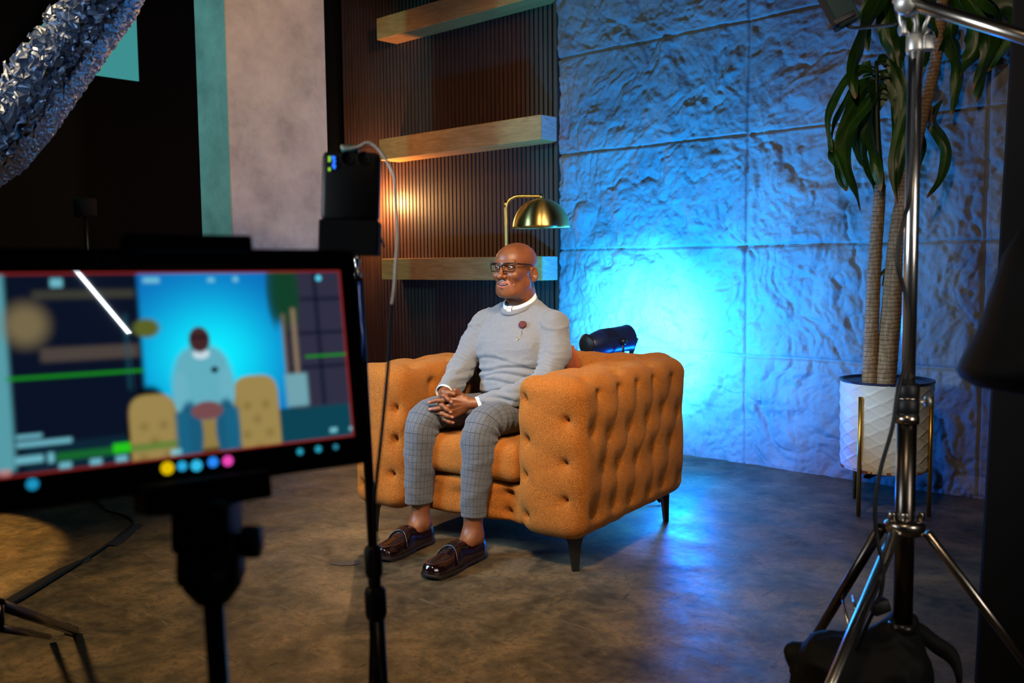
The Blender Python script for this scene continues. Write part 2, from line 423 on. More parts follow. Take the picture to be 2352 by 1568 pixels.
def smoothv(V, F, it=1, lam=.5):
    F = np.asarray(F); V = np.array(V)
    for _ in range(it):
        A = np.zeros_like(V); c = np.zeros(len(V))
        for i in range(4):
            for j in (1, 3): np.add.at(A, F[:, i], V[F[:, (i+j) % 4]]); np.add.at(c, F[:, i], 1)
        V = V*(1-lam)+lam*A/np.maximum(c, 1)[:, None]
    return V
def set_col(o, name, C):
    a = o.data.color_attributes.new(name, 'FLOAT_COLOR', 'POINT'); C = np.concatenate([C, np.ones((len(C), 1))], 1); a.data.foreach_set('color', C.ravel().astype(np.float32))

# ================================================================== THE SETTING
def plane_box(name, lo, hi, mat, **k):
    lo = np.array(lo); hi = np.array(hi); return MB().box((lo+hi)/2, hi-lo).build(name, mat, smooth=False, kind='structure', **k)
plane_box('floor', (-8, -2.5, -.1), (1.6, 5.0, 0), M['floor'])
plane_box('ceiling', (-8, -2.5, 3.7), (1.6, 5.0, 3.8), M['black_wall'])
plane_box('wall_front', (-8, -2.6, 0), (1.6, -2.5, 3.7), M['black_wall'])
plane_box('wall_right', (1.6, -2.5, 0), (1.7, 5.0, 3.7), M['black_wall'])
plane_box('wall_left', (-8.0, -2.5, 0), (-7.9, 5.0, 3.7), M['black_wall'])
plane_box('wall_back', (-7.9, 4.74, 0), (1.6, 4.9, 3.7), M['black_wall'])

# stone clad part of the back wall: one relief sheet with panel joints
def stone_wall():
    x0, x1, z0, z1 = -3.985, .6, 0, 3.6; h = .0072
    X = np.arange(x0, x1+h, h); Z = np.arange(z0, z1+h, h); XX, ZZ = np.meshgrid(X, Z, indexing='ij')
    P = np.stack([XX, np.zeros_like(XX), ZZ], -1)
    wv = np.stack([fbm(P*3+5, 3), fbm(P*3+31, 3), fbm(P*3+77, 3)], -1)*.5
    q = P*np.array([1, 1, .85])*3.0+wv*.9
    r1 = 1-np.abs(fbm(q, 3)); big = fbm(P*1.7+3, 3)
    q2 = P*9+wv*2.2; r2 = 1-np.abs(fbm(q2+11, 3))
    q3 = P*np.array([24, 1, 20])+wv*3; r3 = 1-np.abs(fbm(q3+41, 3))
    terr = fbm(P*np.array([5.5, 1, 4])+wv*1.6+60, 3); terr = terr+.25*fbm(P*20+wv*3, 2); st = np.floor(terr*5)/5; fr = terr*5-np.floor(terr*5); terr = st+(.25*fr+.75*np.clip((fr-.7)*5, 0, 1))/5
    cr = (1-np.abs(fbm(q*.8+90, 2)))**14
    d = .009*big+.005*(1-r1)+.009*(1-r2)+.0085*(1-r3)+.016*terr-.016*cr
    # joints
    jz = np.array([.609*k for k in range(1, 6)]); jx = np.array([-2.625, -1.40, -.18])
    dj = np.minimum(np.min(np.abs(ZZ[..., None]-jz+.002*np.sin(XX*9)[..., None]), -1), np.min(np.abs(XX[..., None]-jx+.0015*np.sin(ZZ*11)[..., None]), -1))
    d = d*(1-.55*np.exp(-(dj/.022)**2)) - .020*np.exp(-(dj/.0055)**2)
    Y = 4.672-d
    G = np.stack([XX, Y, ZZ], -1)
    G[0, :, 1] = 4.74; G[-1, :, 1] = 4.74
    a, b = G.shape[:2]; ii, jj = np.meshgrid(np.arange(a-1), np.arange(b-1), indexing='ij'); i0 = (ii*b+jj).ravel()
    F = np.stack([i0, i0+b, i0+b+1, i0+1], 1)
    return mobj('wall_back_stone', G.reshape(-1, 3), F, M['rock'], kind='structure')
stone_wall()

# slat clad part of the back wall
sl = MB(); x = -6.30
while x < -4.01:
    sl.box((x+.0135, 4.708, 1.03), (.0265, .024, 2.06)); sl.box((x+.0135, 4.708, 2.0625+.82), (.0265, .024, 1.636)); x += .0402
slo = sl.build('wall_back_slats', M['slat'], smooth=False, kind='structure')
MB().box((-5.14, 4.727, 1.85), (2.34, .012, 3.7)).build('felt_backing', M['black_felt'], slo, smooth=False)
plane_box('trim_1', (-4.006, 4.655, 0), (-3.984, 4.74, 3.7), M['slat'])

# concrete column
cb = bmesh.new(); bmesh.ops.create_cube(cb, size=1)
for v in cb.verts: v.co = Vector((-5.355+v.co.x*.37, 3.36+v.co.y*.72, 1.85+v.co.z*3.7))
bmesh.ops.bevel(cb, geom=[e for e in cb.edges if abs((e.verts[0].co-e.verts[1].co).z) > 1], offset=.006, segments=1, affect='EDGES')
me = bpy.data.meshes.new('column'); cb.to_mesh(me); cb.free(); me.materials.append(M['plaster']); me.shade_smooth()
for p in me.polygons: p.use_smooth = p.area < .3
co = bpy.data.objects.new('trim_2', me); COL.objects.link(co); tag(co, kind='structure', label='square bare concrete column')

# teal lit window high on the left wall
wn = MB().box((-7.875, 3.10, 3.145), (.03, 1.29, .92)).build('window_1', M['black_wall'], smooth=False, kind='structure')
MB().box((-7.855, 3.10, 3.145), (.012, 1.25, .88)).build('window_pane', emis('teal window shade', (.045, .27, .27), 1.0), wn, smooth=False)

# ================================================================== SHELVES
def shelf(z0, z1, xr, label):
    root = empty('floating_shelf', ((-5.62+xr)/2, 4.6, z0), label=label, cat='shelf', group='oak shelves on the slat wall')
    xl = -5.615; yf = 4.505; yb = 4.696
    MB().box(((xl+xr)/2, (yf+yb)/2, (z0+z1)/2), (xr-xl, yb-yf, z1-z0), bev=.0025).build('board', M['oak'], root, world=True, smooth=False)
    MB().box((xr+.0015, (yf+yb)/2+.002, (z0+z1)/2), (.004, yb-yf-.012, z1-z0-.006)).build('end_grain', mat_wood('shelf end', (.36, .25, .20), (.52, .40, .34), (9, 2, 9), .5), root, world=True, smooth=False)
shelf(1.022, 1.178, -3.992, 'lowest oak shelf, behind the head of the seated man')
shelf(1.915, 2.07, -3.992, 'middle oak shelf, above the brass lamp')
shelf(2.80, 2.955, -3.992, 'topmost oak shelf, cut by the top of the photo')

# ================================================================== ARMCHAIR
def rbox(lo, hi, r, h, tufts=(), crease=(), puff=0., depth=.026):
    """rounded box with dense faces; tufts = list of (point) dips"""
    lo = np.array(lo, float); hi = np.array(hi, float); c = (lo+hi)/2; d = (hi-lo)/2; V = []; F = []; n0 = 0
    key = {}
    for ax in range(3):
        u, v = (ax+1) % 3, (ax+2) % 3; nu = max(2, int(2*d[u]/h)); nv = max(2, int(2*d[v]/h))
        for sg in (-1, 1):
            gu = np.linspace(-d[u], d[u], nu+1); gv = np.linspace(-d[v], d[v], nv+1)
            A, B = np.meshgrid(gu, gv, indexing='ij'); P = np.zeros((nu+1, nv+1, 3)); P[..., u] = A; P[..., v] = B; P[..., ax] = sg*d[ax]
            V.append(P.reshape(-1, 3))
            for i in range(nu):
                for j in range(nv):
                    q = [n0+i*(nv+1)+j, n0+(i+1)*(nv+1)+j, n0+(i+1)*(nv+1)+j+1, n0+i*(nv+1)+j+1]; F.append(q if sg > 0 else q[::-1])
            n0 += (nu+1)*(nv+1)
    V = np.concatenate(V); F = np.array(F)
    k = np.round(V/1e-5).astype(np.int64); _, first, inv = np.unique(k, axis=0, return_index=True, return_inverse=True); inv = inv.ravel()
    V = V[first]; F = inv[F]
    rr = np.minimum(r, d*.999) if hasattr(r, '__len__') else np.minimum(np.full(3, r), d*.999)
    inn = np.clip(V, -(d-rr), d-rr); q = (V-inn)/rr; L = np.linalg.norm(q, axis=1)[:, None]; q = q/np.maximum(L, 1e-9)
    V = inn+q*rr
    V = V+c
    N = vnormals(V, F)
    t = (V-c)/d
    if puff: V = V+N*(puff*np.prod(np.clip(1-np.clip(np.abs(t), 0, 1)**4, .15, 1), axis=1))[:, None]
    disp = np.zeros(len(V)); V0 = V.copy()
    T = np.array(tufts) if len(tufts) else np.zeros((0, 3))
    for p in T:
        ds = np.linalg.norm(V0-p, axis=1); disp += depth*np.exp(-(ds/.017)**2)+.018*np.exp(-(ds/.055)**2)
    for a, b in crease:
        a = np.array(a); b = np.array(b); ab = b-a; tt = np.clip(((V0-a)@ab)/(ab@ab), 0, 1); ds = np.linalg.norm(V0-a-tt[:, None]*ab, axis=1)
        disp += .0052*np.exp(-(ds/.010)**2)*(.45+.55*np.abs(2*tt-1))
    disp += .0025*fbm(V*9, 2)
    return V-N*disp[:, None], F
def tuft_face(ax, val, ulo, uhi, vlo, vhi, nu, nv, jit=.019):
    """staggered tufts on a face of a local box; returns points and diamond creases"""
    u, v = (ax+1) % 3, (ax+2) % 3; rows = []; pts = []; cr = []
    for j in range(nv):
        vv = vlo+(vhi-vlo)*j/(max(1, nv-1)); row = []
        k = nu if j % 2 == 0 else nu-1
        for i in range(k):
            uu = ulo+(uhi-ulo)*(i+(0 if j % 2 == 0 else .5))/(max(1, nu-1)); p = np.zeros(3); p[ax] = val
            p[u] = uu+RNG.uniform(-jit, jit); p[v] = vv+RNG.uniform(-jit, jit); row.append(p); pts.append(p)
        rows.append(row)
    for j in range(nv-1):
        for i, a in enumerate(rows[j]):
            for b in rows[j+1]:
                if abs(a[u]-b[u]) < (uhi-ulo)/max(1, nu-1)*.8: cr.append((a, b))
    return pts, cr
chair = empty('armchair', CO, PH, label='orange tufted boucle armchair in which the man sits', cat='armchair')
def add_part(name, lo, hi, r, faces, h=.0105, **k):
    T = []; C = []
    for f in faces: p, c = tuft_face(*f); T += p; C += c
    V, F = rbox(lo, hi, r, h, T, C, **k); return mobj(name, V, F, M['boucle'], chair)
HW = .565; AW = .300; ZB = .124; ZT = .725; D = .95
# faces: (axis, value, u-range, v-range, nu, nv); axis 0 -> u=y v=z; axis 1 -> u=z v=x; axis 2 -> u=x v=y
add_part('armrest', (HW-AW, -.008, ZB), (HW, D, ZT), (.085, .075, .070), [(0, HW, .10, .86, .215, .655, 6, 4), (1, 0, .20, .62, HW-AW+.045, HW-.06, 4, 2), (2, ZT, HW-AW+.07, HW-.07, .13, .80, 2, 6), (0, HW-AW, .13, .7, .52, .64, 4, 2)])
add_part('armrest', (-HW, -.008, ZB), (-HW+AW, D, ZT), (.085, .075, .070), [(0, -HW+AW, .12, .66, .50, .64, 4, 2), (1, 0, .20, .62, -HW+.05, -HW+AW-.05, 4, 2), (2, ZT, -HW+.07, -HW+AW-.07, .13, .80, 2, 6)])
add_part('backrest', (-HW+.03, D-.255, ZB+.01), (HW-.03, D+.01, ZT+.015), .085, [(2, ZT+.015, -.42, .42, D-.19, D-.06, 7, 2), (1, D-.255, .50, .68, -.24, .24, 2, 4)])
add_part('seat_cushion', (-.268, .035, .300), (.268, .72, .452), (.045, .045, .055), [], puff=.012)
add_part('seat_base', (-.29, .060, ZB+.01), (.29, .70, .297), .035, [(1, .060, .19, .27, -.20, .20, 2, 3)])
for sx, sy in ((1, 0), (-1, 0), (1, 1), (-1, 1)):
    # cast blade leg: wide at the top, curving into a narrow foot
    cx = sx*(HW-.095); cy = .10 if sy == 0 else D-.10; pr = [(.150, .062, .020), (.138, .050, .018), (.122, .030, .0150), (.100, .022, .0125), (.05, .017, .0105), (.004, .0125, .009), (.0, .012, .0085)]
    V = []
    for z, w, t in pr:
        ox = sx*(.062-w)*.6
        a = radians(45)*(1 if sx*(1 if sy == 0 else -1) > 0 else -1)
        for du, dv in ((-1, -1), (1, -1), (1, 1), (-1, 1)):
            p = np.array([du*w, dv*t]); p = np.array([p[0]*cos(a)-p[1]*sin(a), p[0]*sin(a)+p[1]*cos(a)]); V.append((cx+ox*.7+p[0], cy-(1 if sy == 0 else -1)*(.062-w)*.42+p[1], z))
    F = [(i*4+j, i*4+(j+1) % 4, (i+1)*4+(j+1) % 4, (i+1)*4+j) for i in range(len(pr)-1) for j in range(4)]+[(3, 2, 1, 0), tuple((len(pr)-1)*4+j for j in range(4))]
    mobj('leg', V, F, M['black_metal'], chair, smooth=False)

# leather cushion tucked behind the man
def pillow():
    n = 26; u = np.linspace(-1, 1, n); A, B = np.meshgrid(u, u, indexing='ij')
    s = .19; th = .055*np.clip((1-A**4)*(1-B**4), 0, 1)**.45
    pin = 1-.10*(1-np.abs(A*B)); X = A*s*pin; Z = B*s*pin; wr = .006*fbm(np.stack([A*3, B*3, A*0], -1), 3)
    top = np.stack([X, -th+wr*(th > .01), Z], -1); bot = np.stack([X, th, Z], -1)
    V = np.concatenate([top.reshape(-1, 3), bot.reshape(-1, 3)]); F = []
    for i in range(n-1):
        for j in range(n-1):
            q = [i*n+j, (i+1)*n+j, (i+1)*n+j+1, i*n+j+1]; F.append(q); F.append([k+n*n for k in q[::-1]])
    r1 = cos(.35); r2 = sin(.35); V = V@np.array([[1, 0, 0], [0, r1, -r2], [0, r2, r1]]).T; a = .28
    V = V@np.array([[cos(a), 0, -sin(a)], [0, 1, 0], [sin(a), 0, cos(a)]]).T
    root = empty('throw_pillow', CO+EX*.090+EY*.600+np.array([0, 0, .565]), PH, label='rust brown leather cushion wedged between the man and the chair back', cat='cushion')
    mobj('cover', V, F, M['leather_pillow'], root)
pillow()

# ================================================================== THE SEATED MAN (chair frame: x across, y to the back, z up)
man = empty('person', CO, PH, label='bald seated man in glasses, grey sweater and checked trousers, hands clasped', cat='person')
HO = np.array([0, .432, 1.118])      # point between the eyes' level and the ears
def sdf_head(P):
    x = np.abs(P[..., 0]); Q = P.copy(); Q[..., 0] = x
    d = ell(P, (0, .020, .026), (.0765, .098, .0745))
    d = smin(d, ell(P, (0, -.030, .030), (.061, .060, .052)), .02)
    d = smin(d, ell(P, (0, -.022, -.042), (.062, .066, .082)), .025)
    d = smin(d, cap(Q, (.048, .008, -.070), (.025, -.064, -.102), .021, .022), .026)
    d = smin(d, ell(P, (0, -.074, -.108), (.022, .018, .018)), .014)
    d = smin(d, ell(Q, (.038, -.062, -.034), (.027, .027, .023)), .016)
    d = smin(d, cap(P, (0, .040, -.06), (0, .074, -.185), .054, .060), .02)
    d = smin(d, cap(Q, (.018, -.050, -.098), (.030, .02, -.12), .020, .03), .03)
    # eye sockets, brow, nose
    d = smax(d, -ell(Q, (.032, -.103, .000), (.022, .021, .015)), .013)
    d = smin(d, cap(Q, (.010, -.088, .0165), (.044, -.076, .0200), .0085, .0070), .010)
    d = smin(d, cap(P, (0, -.086, .010), (0, -.108, -.033), .0070, .0100), .011)
    d = smin(d, sph(P, (0, -.1115, -.0385), .0125), .007)
    d = smin(d, sph(Q, (.0165, -.0985, -.0410), .0098), .005)
    d = smax(d, -ell(Q, (.0075, -.109, -.0500), (.0042, .005, .004)), .002)
    # eyeballs' lids
    lid = sph(Q, (.0315, -.0755, .0), .0146)
    gap = np.abs(P[..., 2]+.0004-.10*(x-.0315)*0)-(.0043*np.clip(1-((x-.0315)/.0150)**2, .0, 1))
    d = smin(d, smax(lid, -gap, .001), .0025)
    # mouth
    Z = Q.copy(); Z[..., 2] = Z[..., 2]-6.5*np.minimum(x, .04)**2; Z[..., 2] += .0015
    d = smin(d, ell(P, (0, -.074, -.074), (.040, .0225, .028)), .018)
    d = smax(d, -cap(Q, (.021, -.100, -.044), (.040, -.079, -.070), .0015, .0020), .009)
    d = smin(d, cap(Z, (.0, -.0965, -.0655), (.031, -.0790, -.0700), .0054, .0022), .003)
    d = smin(d, cap(Z, (.0, -.0950, -.0825), (.025, -.0820, -.0770), .0066, .0030), .0035)
    d = smax(d, -ell(Z, (0, -.0960, -.0732), (.0280, .0170, .0046)), .0012)
    d = smin(d, d+.0, .001)
    # ears
    E_ = Q-np.array([.0765, .022, -.030], np.float32); c, s_ = cos(.42), sin(.42)
    ex = E_[..., 0]*c-E_[..., 1]*s_; ey = E_[..., 0]*s_+E_[..., 1]*c; ez = E_[..., 2]
    c, s_ = cos(.16), sin(.16); ey, ez = ey*c+ez*s_, -ey*s_+ez*c
    R = np.stack([ex, ey, ez], -1)
    ear = ell(R, (.002, .004, 0), (.0100, .0195, .0330)); ear = smax(ear, -ell(R, (.0110, .001, .003), (.0105, .0135, .0235)), .002); ear = smin(ear, ell(R, (.003, .010, .003), (.0035, .0028, .014)), .002); ear = smax(ear, -ell(R, (.008, -.003, -.006), (.010, .0055, .008)), .002)
    ear = smin(ear, ell(R, (.002, -.004, -.025), (.0052, .009, .010)), .004); ear = smin(ear, ell(R, (.0045, -.010, -.006), (.0040, .0045, .007)), .003)
    return smin(d, ear, .006)
hV, hF = surfnet(sdf_head, (-.098, -.132, -.19), (.098, .152, .108), .00185)
hV = smoothv(hV, hF, 1, .4)
hx = np.abs(hV[:, 0]); lipz = hV[:, 2]-6.5*np.minimum(hx, .04)**2+.0015
tint = np.zeros((len(hV), 3))
lipm = np.exp(-(((hx/.0315)**2+((lipz+.0735)/.0125)**2)**2)*.9)*(hV[:, 1] < -.078); tint[:, 0] = lipm*.85
brow = np.exp(-((hV[:, 2]-.0205-.10*(hx-.02)+2.6*(hx-.03)**2*4)/.0038)**2)*np.clip((hx-.010)/.006, 0, 1)*np.clip((.050-hx)/.012, 0, 1)*(hV[:, 1] < -.05); tint[:, 2] = brow*.40
lash = np.exp(-((np.linalg.norm(hV*[1, 1, 0]-np.stack([np.sign(hV[:, 0])*.0315, np.full(len(hV), -.0755), 0*hx], 1)*[1, 1, 0], axis=1)-.0140)/.002)**2)*np.exp(-((hV[:, 2]-.0042)/.0018)**2); tint[:, 2] = np.maximum(tint[:, 2], lash*.9)
parts_V = [hV+HO]; parts_F = [hF]; parts_T = [tint]

wL = w2l(at(1102, 925, 3.715)); wR = w2l(at(1021, 899, 3.83))
# --- hands: left hand's back towards the viewer, right fingers laced over it.  z4(x, y): detail coordinates of the clasp
def z4(x, y, dz=0.): return hl(940+x/11.2, 860+y/11.2, dz, 3.70)
def chain(P, pts, rs, k=.004):
    d = None
    for i in range(len(pts)-1):
        c = cap(P, pts[i], pts[i+1], rs[i], rs[i+1]); d = c if d is None else smin(d, c, k)
    return d
LK = [z4(1090, 640, .000), z4(1070, 790, .004), z4(1090, 930, .012), z4(1130, 1050, .022)]        # left knuckles
LF = [[LK[0], z4(900, 655, -.004), z4(700, 665, .000), z4(515, 712, .006)],
      [LK[1], z4(880, 850, -.002), z4(700, 875, .004), z4(535, 893, .012)],
      [LK[2], z4(930, 960, .006), z4(800, 990, .016), z4(665, 985, .026)],
      [LK[3], z4(1000, 1090, .016), z4(900, 1085, .024), z4(800, 1070, .032)]]
RK = [z4(850, 545, .018), z4(800, 780, .016), z4(800, 990, .022), z4(880, 1140, .032)]          # right proximal joints, at the outer side
RF = [[z4(900, 470, .052), RK[0], z4(900, 545, -.014), z4(1010, 640, -.019), z4(1085, 705, -.019)],
      [z4(860, 700, .052), RK[1], z4(850, 790, -.016), z4(970, 890, -.021), z4(1065, 965, -.019)],
      [z4(880, 900, .056), RK[2], z4(850, 1000, -.010), z4(980, 1060, -.015), z4(1110, 1095, -.012)],
      [z4(940, 1040, .060), RK[3], z4(935, 1165, .000), z4(1030, 1215, -.004), z4(1125, 1235, .000)]]
def sdf_hl(P):
    d = None
    wr = wL; wr2 = wL+.28*(np.array([.205, .335, .655])-wL)
    pal = chain(P, [wr2, wr, z4(1500, 740, .010)], [.0245, .0225, .0235], .01)
    for kn, b in zip(LK, ((1450, 640, .008), (1430, 720, .008), (1420, 810, .012), (1420, 880, .018))):
        pal = smin(pal, cap(P, z4(*b), kn, .0165, .0118), .010)
    d = pal
    for f, r in zip(LF, (.0092, .0094, .0088, .0078)):
        d = smin(d, chain(P, f, [r*1.12, r, r*.93, r*.80]), .005)
    for f, r in zip(LF, (.0092, .0094, .0088, .0078)):
        d = smin(d, sph(P, f[1], r*1.08), .003)
    th = chain(P, [z4(1480, 700, .020), z4(1360, 560, .012), z4(1250, 470, .004), z4(1190, 395, -.006)], [.0165, .0125, .0115, .0100], .006)
    return smin(d, th, .007)
def sdf_hr(P):
    cuff = w2l(at(1021, 903, 3.80)); cuff2 = wR+.2*(np.array([-.225, .335, .68])-wR)
    d = chain(P, [cuff2, cuff, z4(900, 570, .062)], [.024, .0235, .023], .01)
    for f in RF: d = smin(d, cap(P, z4(930, 600, .064), f[0], .018, .0125), .010)
    for f, r in zip(RF, (.0092, .0095, .0090, .0078)):
        d = smin(d, chain(P, f, [r*1.2, r*1.08, r*1.02, r*.95, r*.82]), .003)
    th = chain(P, [z4(930, 560, .055), z4(850, 470, .020), z4(900, 440, .0), z4(1030, 470, -.008), z4(1150, 500, -.010)], [.016, .0125, .0115, .0112, .0095], .005)
    return smin(d, th, .005)
cen = z4(950, 800, .02)
hlV, hlF = surfnet(lambda P: np.minimum(sdf_hl(P), sdf_hr(P)), cen-np.array([.125, .125, .085]), cen+np.array([.165, .125, .105]), .0018)
hlV = smoothv(hlV, hlF, 1, .35)
vdir = w2l(CAM)-cen; vdir /= np.linalg.norm(vdir); upv = np.array([0, 0, 1.])
T2 = np.zeros((len(hlV), 3)); NAILS = []
hn = vnormals(hlV, hlF)
for f, lf in [(f, 0) for f in RF]+[(f, 1) for f in LF[:2]]:
    a = f[-2]; b = f[-1]; dr = (b-a)/np.linalg.norm(b-a); r = .0075
    nd = vdir-dr*(vdir@dr); nd /= np.linalg.norm(nd)
    c = b-dr*.0005+nd*r; q = hlV-c; al = q@dr; la = q@np.cross(dr, nd); m = (hn@nd > .25) & (np.linalg.norm(q, axis=1) < .013)
    e = (al/.0058)**4+(la/.0046)**4; w = np.clip((1.15-e)/.3, 0, 1)*m; T2[:, 1] = np.maximum(T2[:, 1], w*.62); hlV = hlV+nd*(w*.0004)[:, None]
    pad = np.exp(-(np.linalg.norm(hlV-b, axis=1)/.014)**2)*.4; T2[:, 0] = np.maximum(T2[:, 0], pad)
    for jt in f[1:-1]:
        q = hlV-jt; al = q@dr; ring = (np.exp(-((np.abs(al)-.0022)/.0007)**2)+np.exp(-((al)/.0006)**2))*(np.linalg.norm(q, axis=1) < .012); hlV = hlV-hn*(ring*.00035)[:, None]
for i in range(3):   # tendons on the back of the left hand
    a = z4(1450, 700+60*i, 0); b = LK[i]; ab = b-a; t = np.clip(((hlV-a)@ab)/(ab@ab), 0, 1); ds = np.linalg.norm(hlV-a-t[:, None]*ab, axis=1)
    lat = np.linalg.norm(np.cross(hlV-a, ab/np.linalg.norm(ab)), axis=1)
    m = (hn@vdir > .2) & (ds < .03); perp = np.cross(ab/np.linalg.norm(ab), vdir); l_ = (hlV-a)@perp; hlV = hlV+hn*((np.exp(-(l_/.003)**2)*m*np.sin(t*pi))*.0012)[:, None]
parts_V.append(hlV); parts_F.append(hlF); parts_T.append(T2)

# --- ankles and feet
AL = np.array([.086, -.005, .12]); AR = np.array([-.203, .030, .12])
SHOES = [(np.array([.094, .052, 0]), np.array([.096, -.300, 0])), (np.array([-.197, .090, 0]), np.array([-.192, -.235, 0]))]
def sdf_feet(P):
    d = None
    for A, (h_, t_) in ((AL, SHOES[0]), (AR, SHOES[1])):
        fw = (t_-h_)/np.linalg.norm(t_-h_); sd = np.array([-fw[1], fw[0], 0])
        top = A+np.array([.006, .010, .20])
        a = cap(P, top, A-np.array([0, 0, .02]), .040, .037)
        a = smin(a, cap(P, A-np.array([0, 0, .03]), A+fw*.075-np.array([0, 0, .070]), .036, .031), .03)
        a = smin(a, cap(P, A-np.array([0, 0, .03]), A-fw*.028-np.array([0, 0, .072]), .034, .030), .02)
        for s_ in (-1, 1): a = smin(a, sph(P, A+sd*s_*.029-np.array([0, 0, .038])+fw*.004, .0125), .012)
        a = smin(a, cap(P, A+fw*.036+np.array([0, 0, -.02]), A+fw*.075-np.array([0, 0, .050]), .006), .012)
        d = a if d is None else np.minimum(d, a)
    return d
fV, fF = surfnet(sdf_feet, (-.28, -.14, .012), (.15, .13, .36), .0034)
parts_V.append(fV); parts_F.append(fF); parts_T.append(np.zeros((len(fV), 3)))
# --- trunk, arms and legs under the clothes join head, hands and feet into one body
JS = dict(sL=(.175, .46, .870), eL=(.205, .335, .655), sR=(-.175, .46, .870), eR=(-.225, .335, .680))
def sdf_trunk(P):
    d = ell(P, (0, .46, .78), (.15, .10, .17)); d = smin(d, ell(P, (0, .47, .58), (.15, .11, .14)), .05)
    d = smin(d, cap(P, (0, .48, .88), (0, .50, .97), .060, .052), .03)
    for s_, e_, w_ in (('sL', 'eL', wL), ('sR', 'eR', wR)):
        d = smin(d, cap(P, np.array(JS[s_])*[.93, 1, 1], np.array(JS[e_])+[0, .01, 0], .036, .024), .01); d = smin(d, cap(P, JS[e_], w_, .028, .020), .01)
    for hx_, k, an in ((.09, (.098, .045, .525), AL), (-.09, (-.185, .05, .53), AR)):
        d = smin(d, cap(P, (hx_, .47, .52), k, .055, .036), .02); d = smin(d, cap(P, k, an+np.array([.004, .01, .15]), .036, .036), .01)
    return d
tV, tF = surfnet(sdf_trunk, (-.33, -.04, .20), (.33, .60, 1.03), .011)
parts_V.append(tV); parts_F.append(tF); parts_T.append(np.zeros((len(tV), 3)))
n0 = 0; FF = []
for v, f in zip(parts_V, parts_F): FF.append(np.asarray(f)+n0); n0 += len(v)
body = mobj('body', np.concatenate(parts_V), np.concatenate(FF), M['skin'], man); set_col(body, 'tint', np.concatenate(parts_T))

# eyes and teeth
for s_ in (-1, 1):
    c = HO+np.array([s_*.0315, -.0755, 0]); bm = bmesh.new(); bmesh.ops.create_icosphere(bm, subdivisions=4, radius=.0132)
    g = Vector((-.16, -1, -.02)).normalized(); V = []
    for v in bm.verts: V.append(v.co.copy())
    F = [[v.index for v in f.verts] for f in bm.faces]; V = np.array([list(v) for v in V]); ey = mobj('eye', V+c, F, M['eye_white'], body, label='dark brown eye')
    ey.data.materials.append(M['iris'])
    for p in ey.data.polygons:
        d = (Vector(p.center)-Vector(c)).normalized().dot(g)
        if d > .85: p.material_index = 1
    bm.free()
tb = MB()
for i in range(-5, 6):
    xx = i*.0044; tb.box(HO+np.array([xx, -.0905+7*xx*xx, -.0705+9*xx*xx]), (.0040, .004, .0075), bev=.001)
tb.build('teeth', M['tooth'], body, label='white upper teeth')

# --- sweater
def noisefold(V, dirs, amp, sc, seed=0):
    q = V@np.array(dirs).T*np.array(sc)+seed; return amp*(1-np.abs(fbm(q, 3)))**2
NECK = np.array([0, .462, .930])
def sdf_sweater(P):
    d = ell(P, (0, .462, .775), (.182, .128, .165))
    d = smin(d, cap(P, (-.150, .470, .868), (.150, .470, .868), .060), .05)
    d = smin(d, ell(P, (0, .435, .635), (.158, .138, .145)), .06)
    d = smin(d, cap(P, (-.075, .410, .775), (.075, .410, .775), .078), .05)
    for s_ in (-1, 1): d = smin(d, cap(P, (s_*.150, .478, .885), (s_*.050, .482, .955), .040, .036), .035)
    d = smin(d, cap(P, (0, .472, .89), (0, .466, .965), .076, .062), .03)
    d = smax(d, .552+.02*np.abs(P[..., 0])/.15-P[..., 2], .012)
    # neck hole
    nz = (P[..., 2]-.966)-(P[..., 1]-.462)*.42
    d = smax(d, nz, .008)
    L = chain(P, [JS['sL'], (.206, .425, .765), JS['eL'], (.140, .215, .612), wL], [.062, .056, .050, .041, .0290], .03)
    R = chain(P, [JS['sR'], (-.208, .415, .775), JS['eR'], (-.192, .250, .640), wR], [.062, .057, .051, .044, .0350], .03)
    for A_, w_, e_ in ((0, wL, JS['eL']), (1, wR, JS['eR'])):
        dr = np.array(w_)-np.array(e_); dr = dr/np.linalg.norm(dr); end = np.array(w_)-dr*(.004 if A_ == 0 else .0)
        pl = (P-end.astype(np.float32))@dr.astype(np.float32)
        if A_ == 0: L = smax(L, pl, .003)
        else: R = smax(R, pl, .003)
    return smin(smin(d, L, .016), R, .016)
sV, sF = surfnet(sdf_sweater, (-.345, .03, .535), (.325, .63, .985), .0042)
sN = vnormals(sV, sF)
x, y, z = sV.T
disp = np.zeros(len(sV))
def seg(a, b, w, amp, V=None):
    """crease along a segment"""
    V = sV if V is None else V
    a = np.array(a, float); b = np.array(b, float); ab = b-a; t = np.clip(((V-a)@ab)/(ab@ab), 0, 1); ds = np.linalg.norm(V-a-t[:, None]*ab, axis=1)
    return amp*np.exp(-(ds/w)**2)*(.25+.75*np.sin(np.clip(t, .02, .98)*pi))
torso = np.clip((.19-np.abs(x))/.05, 0, 1)
# belly folds
front = np.clip((.44-y)/.06, 0, 1)
for zz, am, ph in ((.700, .0075, 0.), (.672, .0060, 1.), (.640, .0045, 2.2), (.600, .0065, .7), (.575, .006, 1.9), (.735, .0035, 3.)):
    zc = zz+.012*np.sin(x*17+ph)-.25*np.abs(x)**1.3*(.6 if zz > .65 else .1)
    disp += -am*np.exp(-((z-zc)/.0065)**2)*front*torso + am*.75*np.exp(-((z-zc-.015)/.010)**2)*front*torso
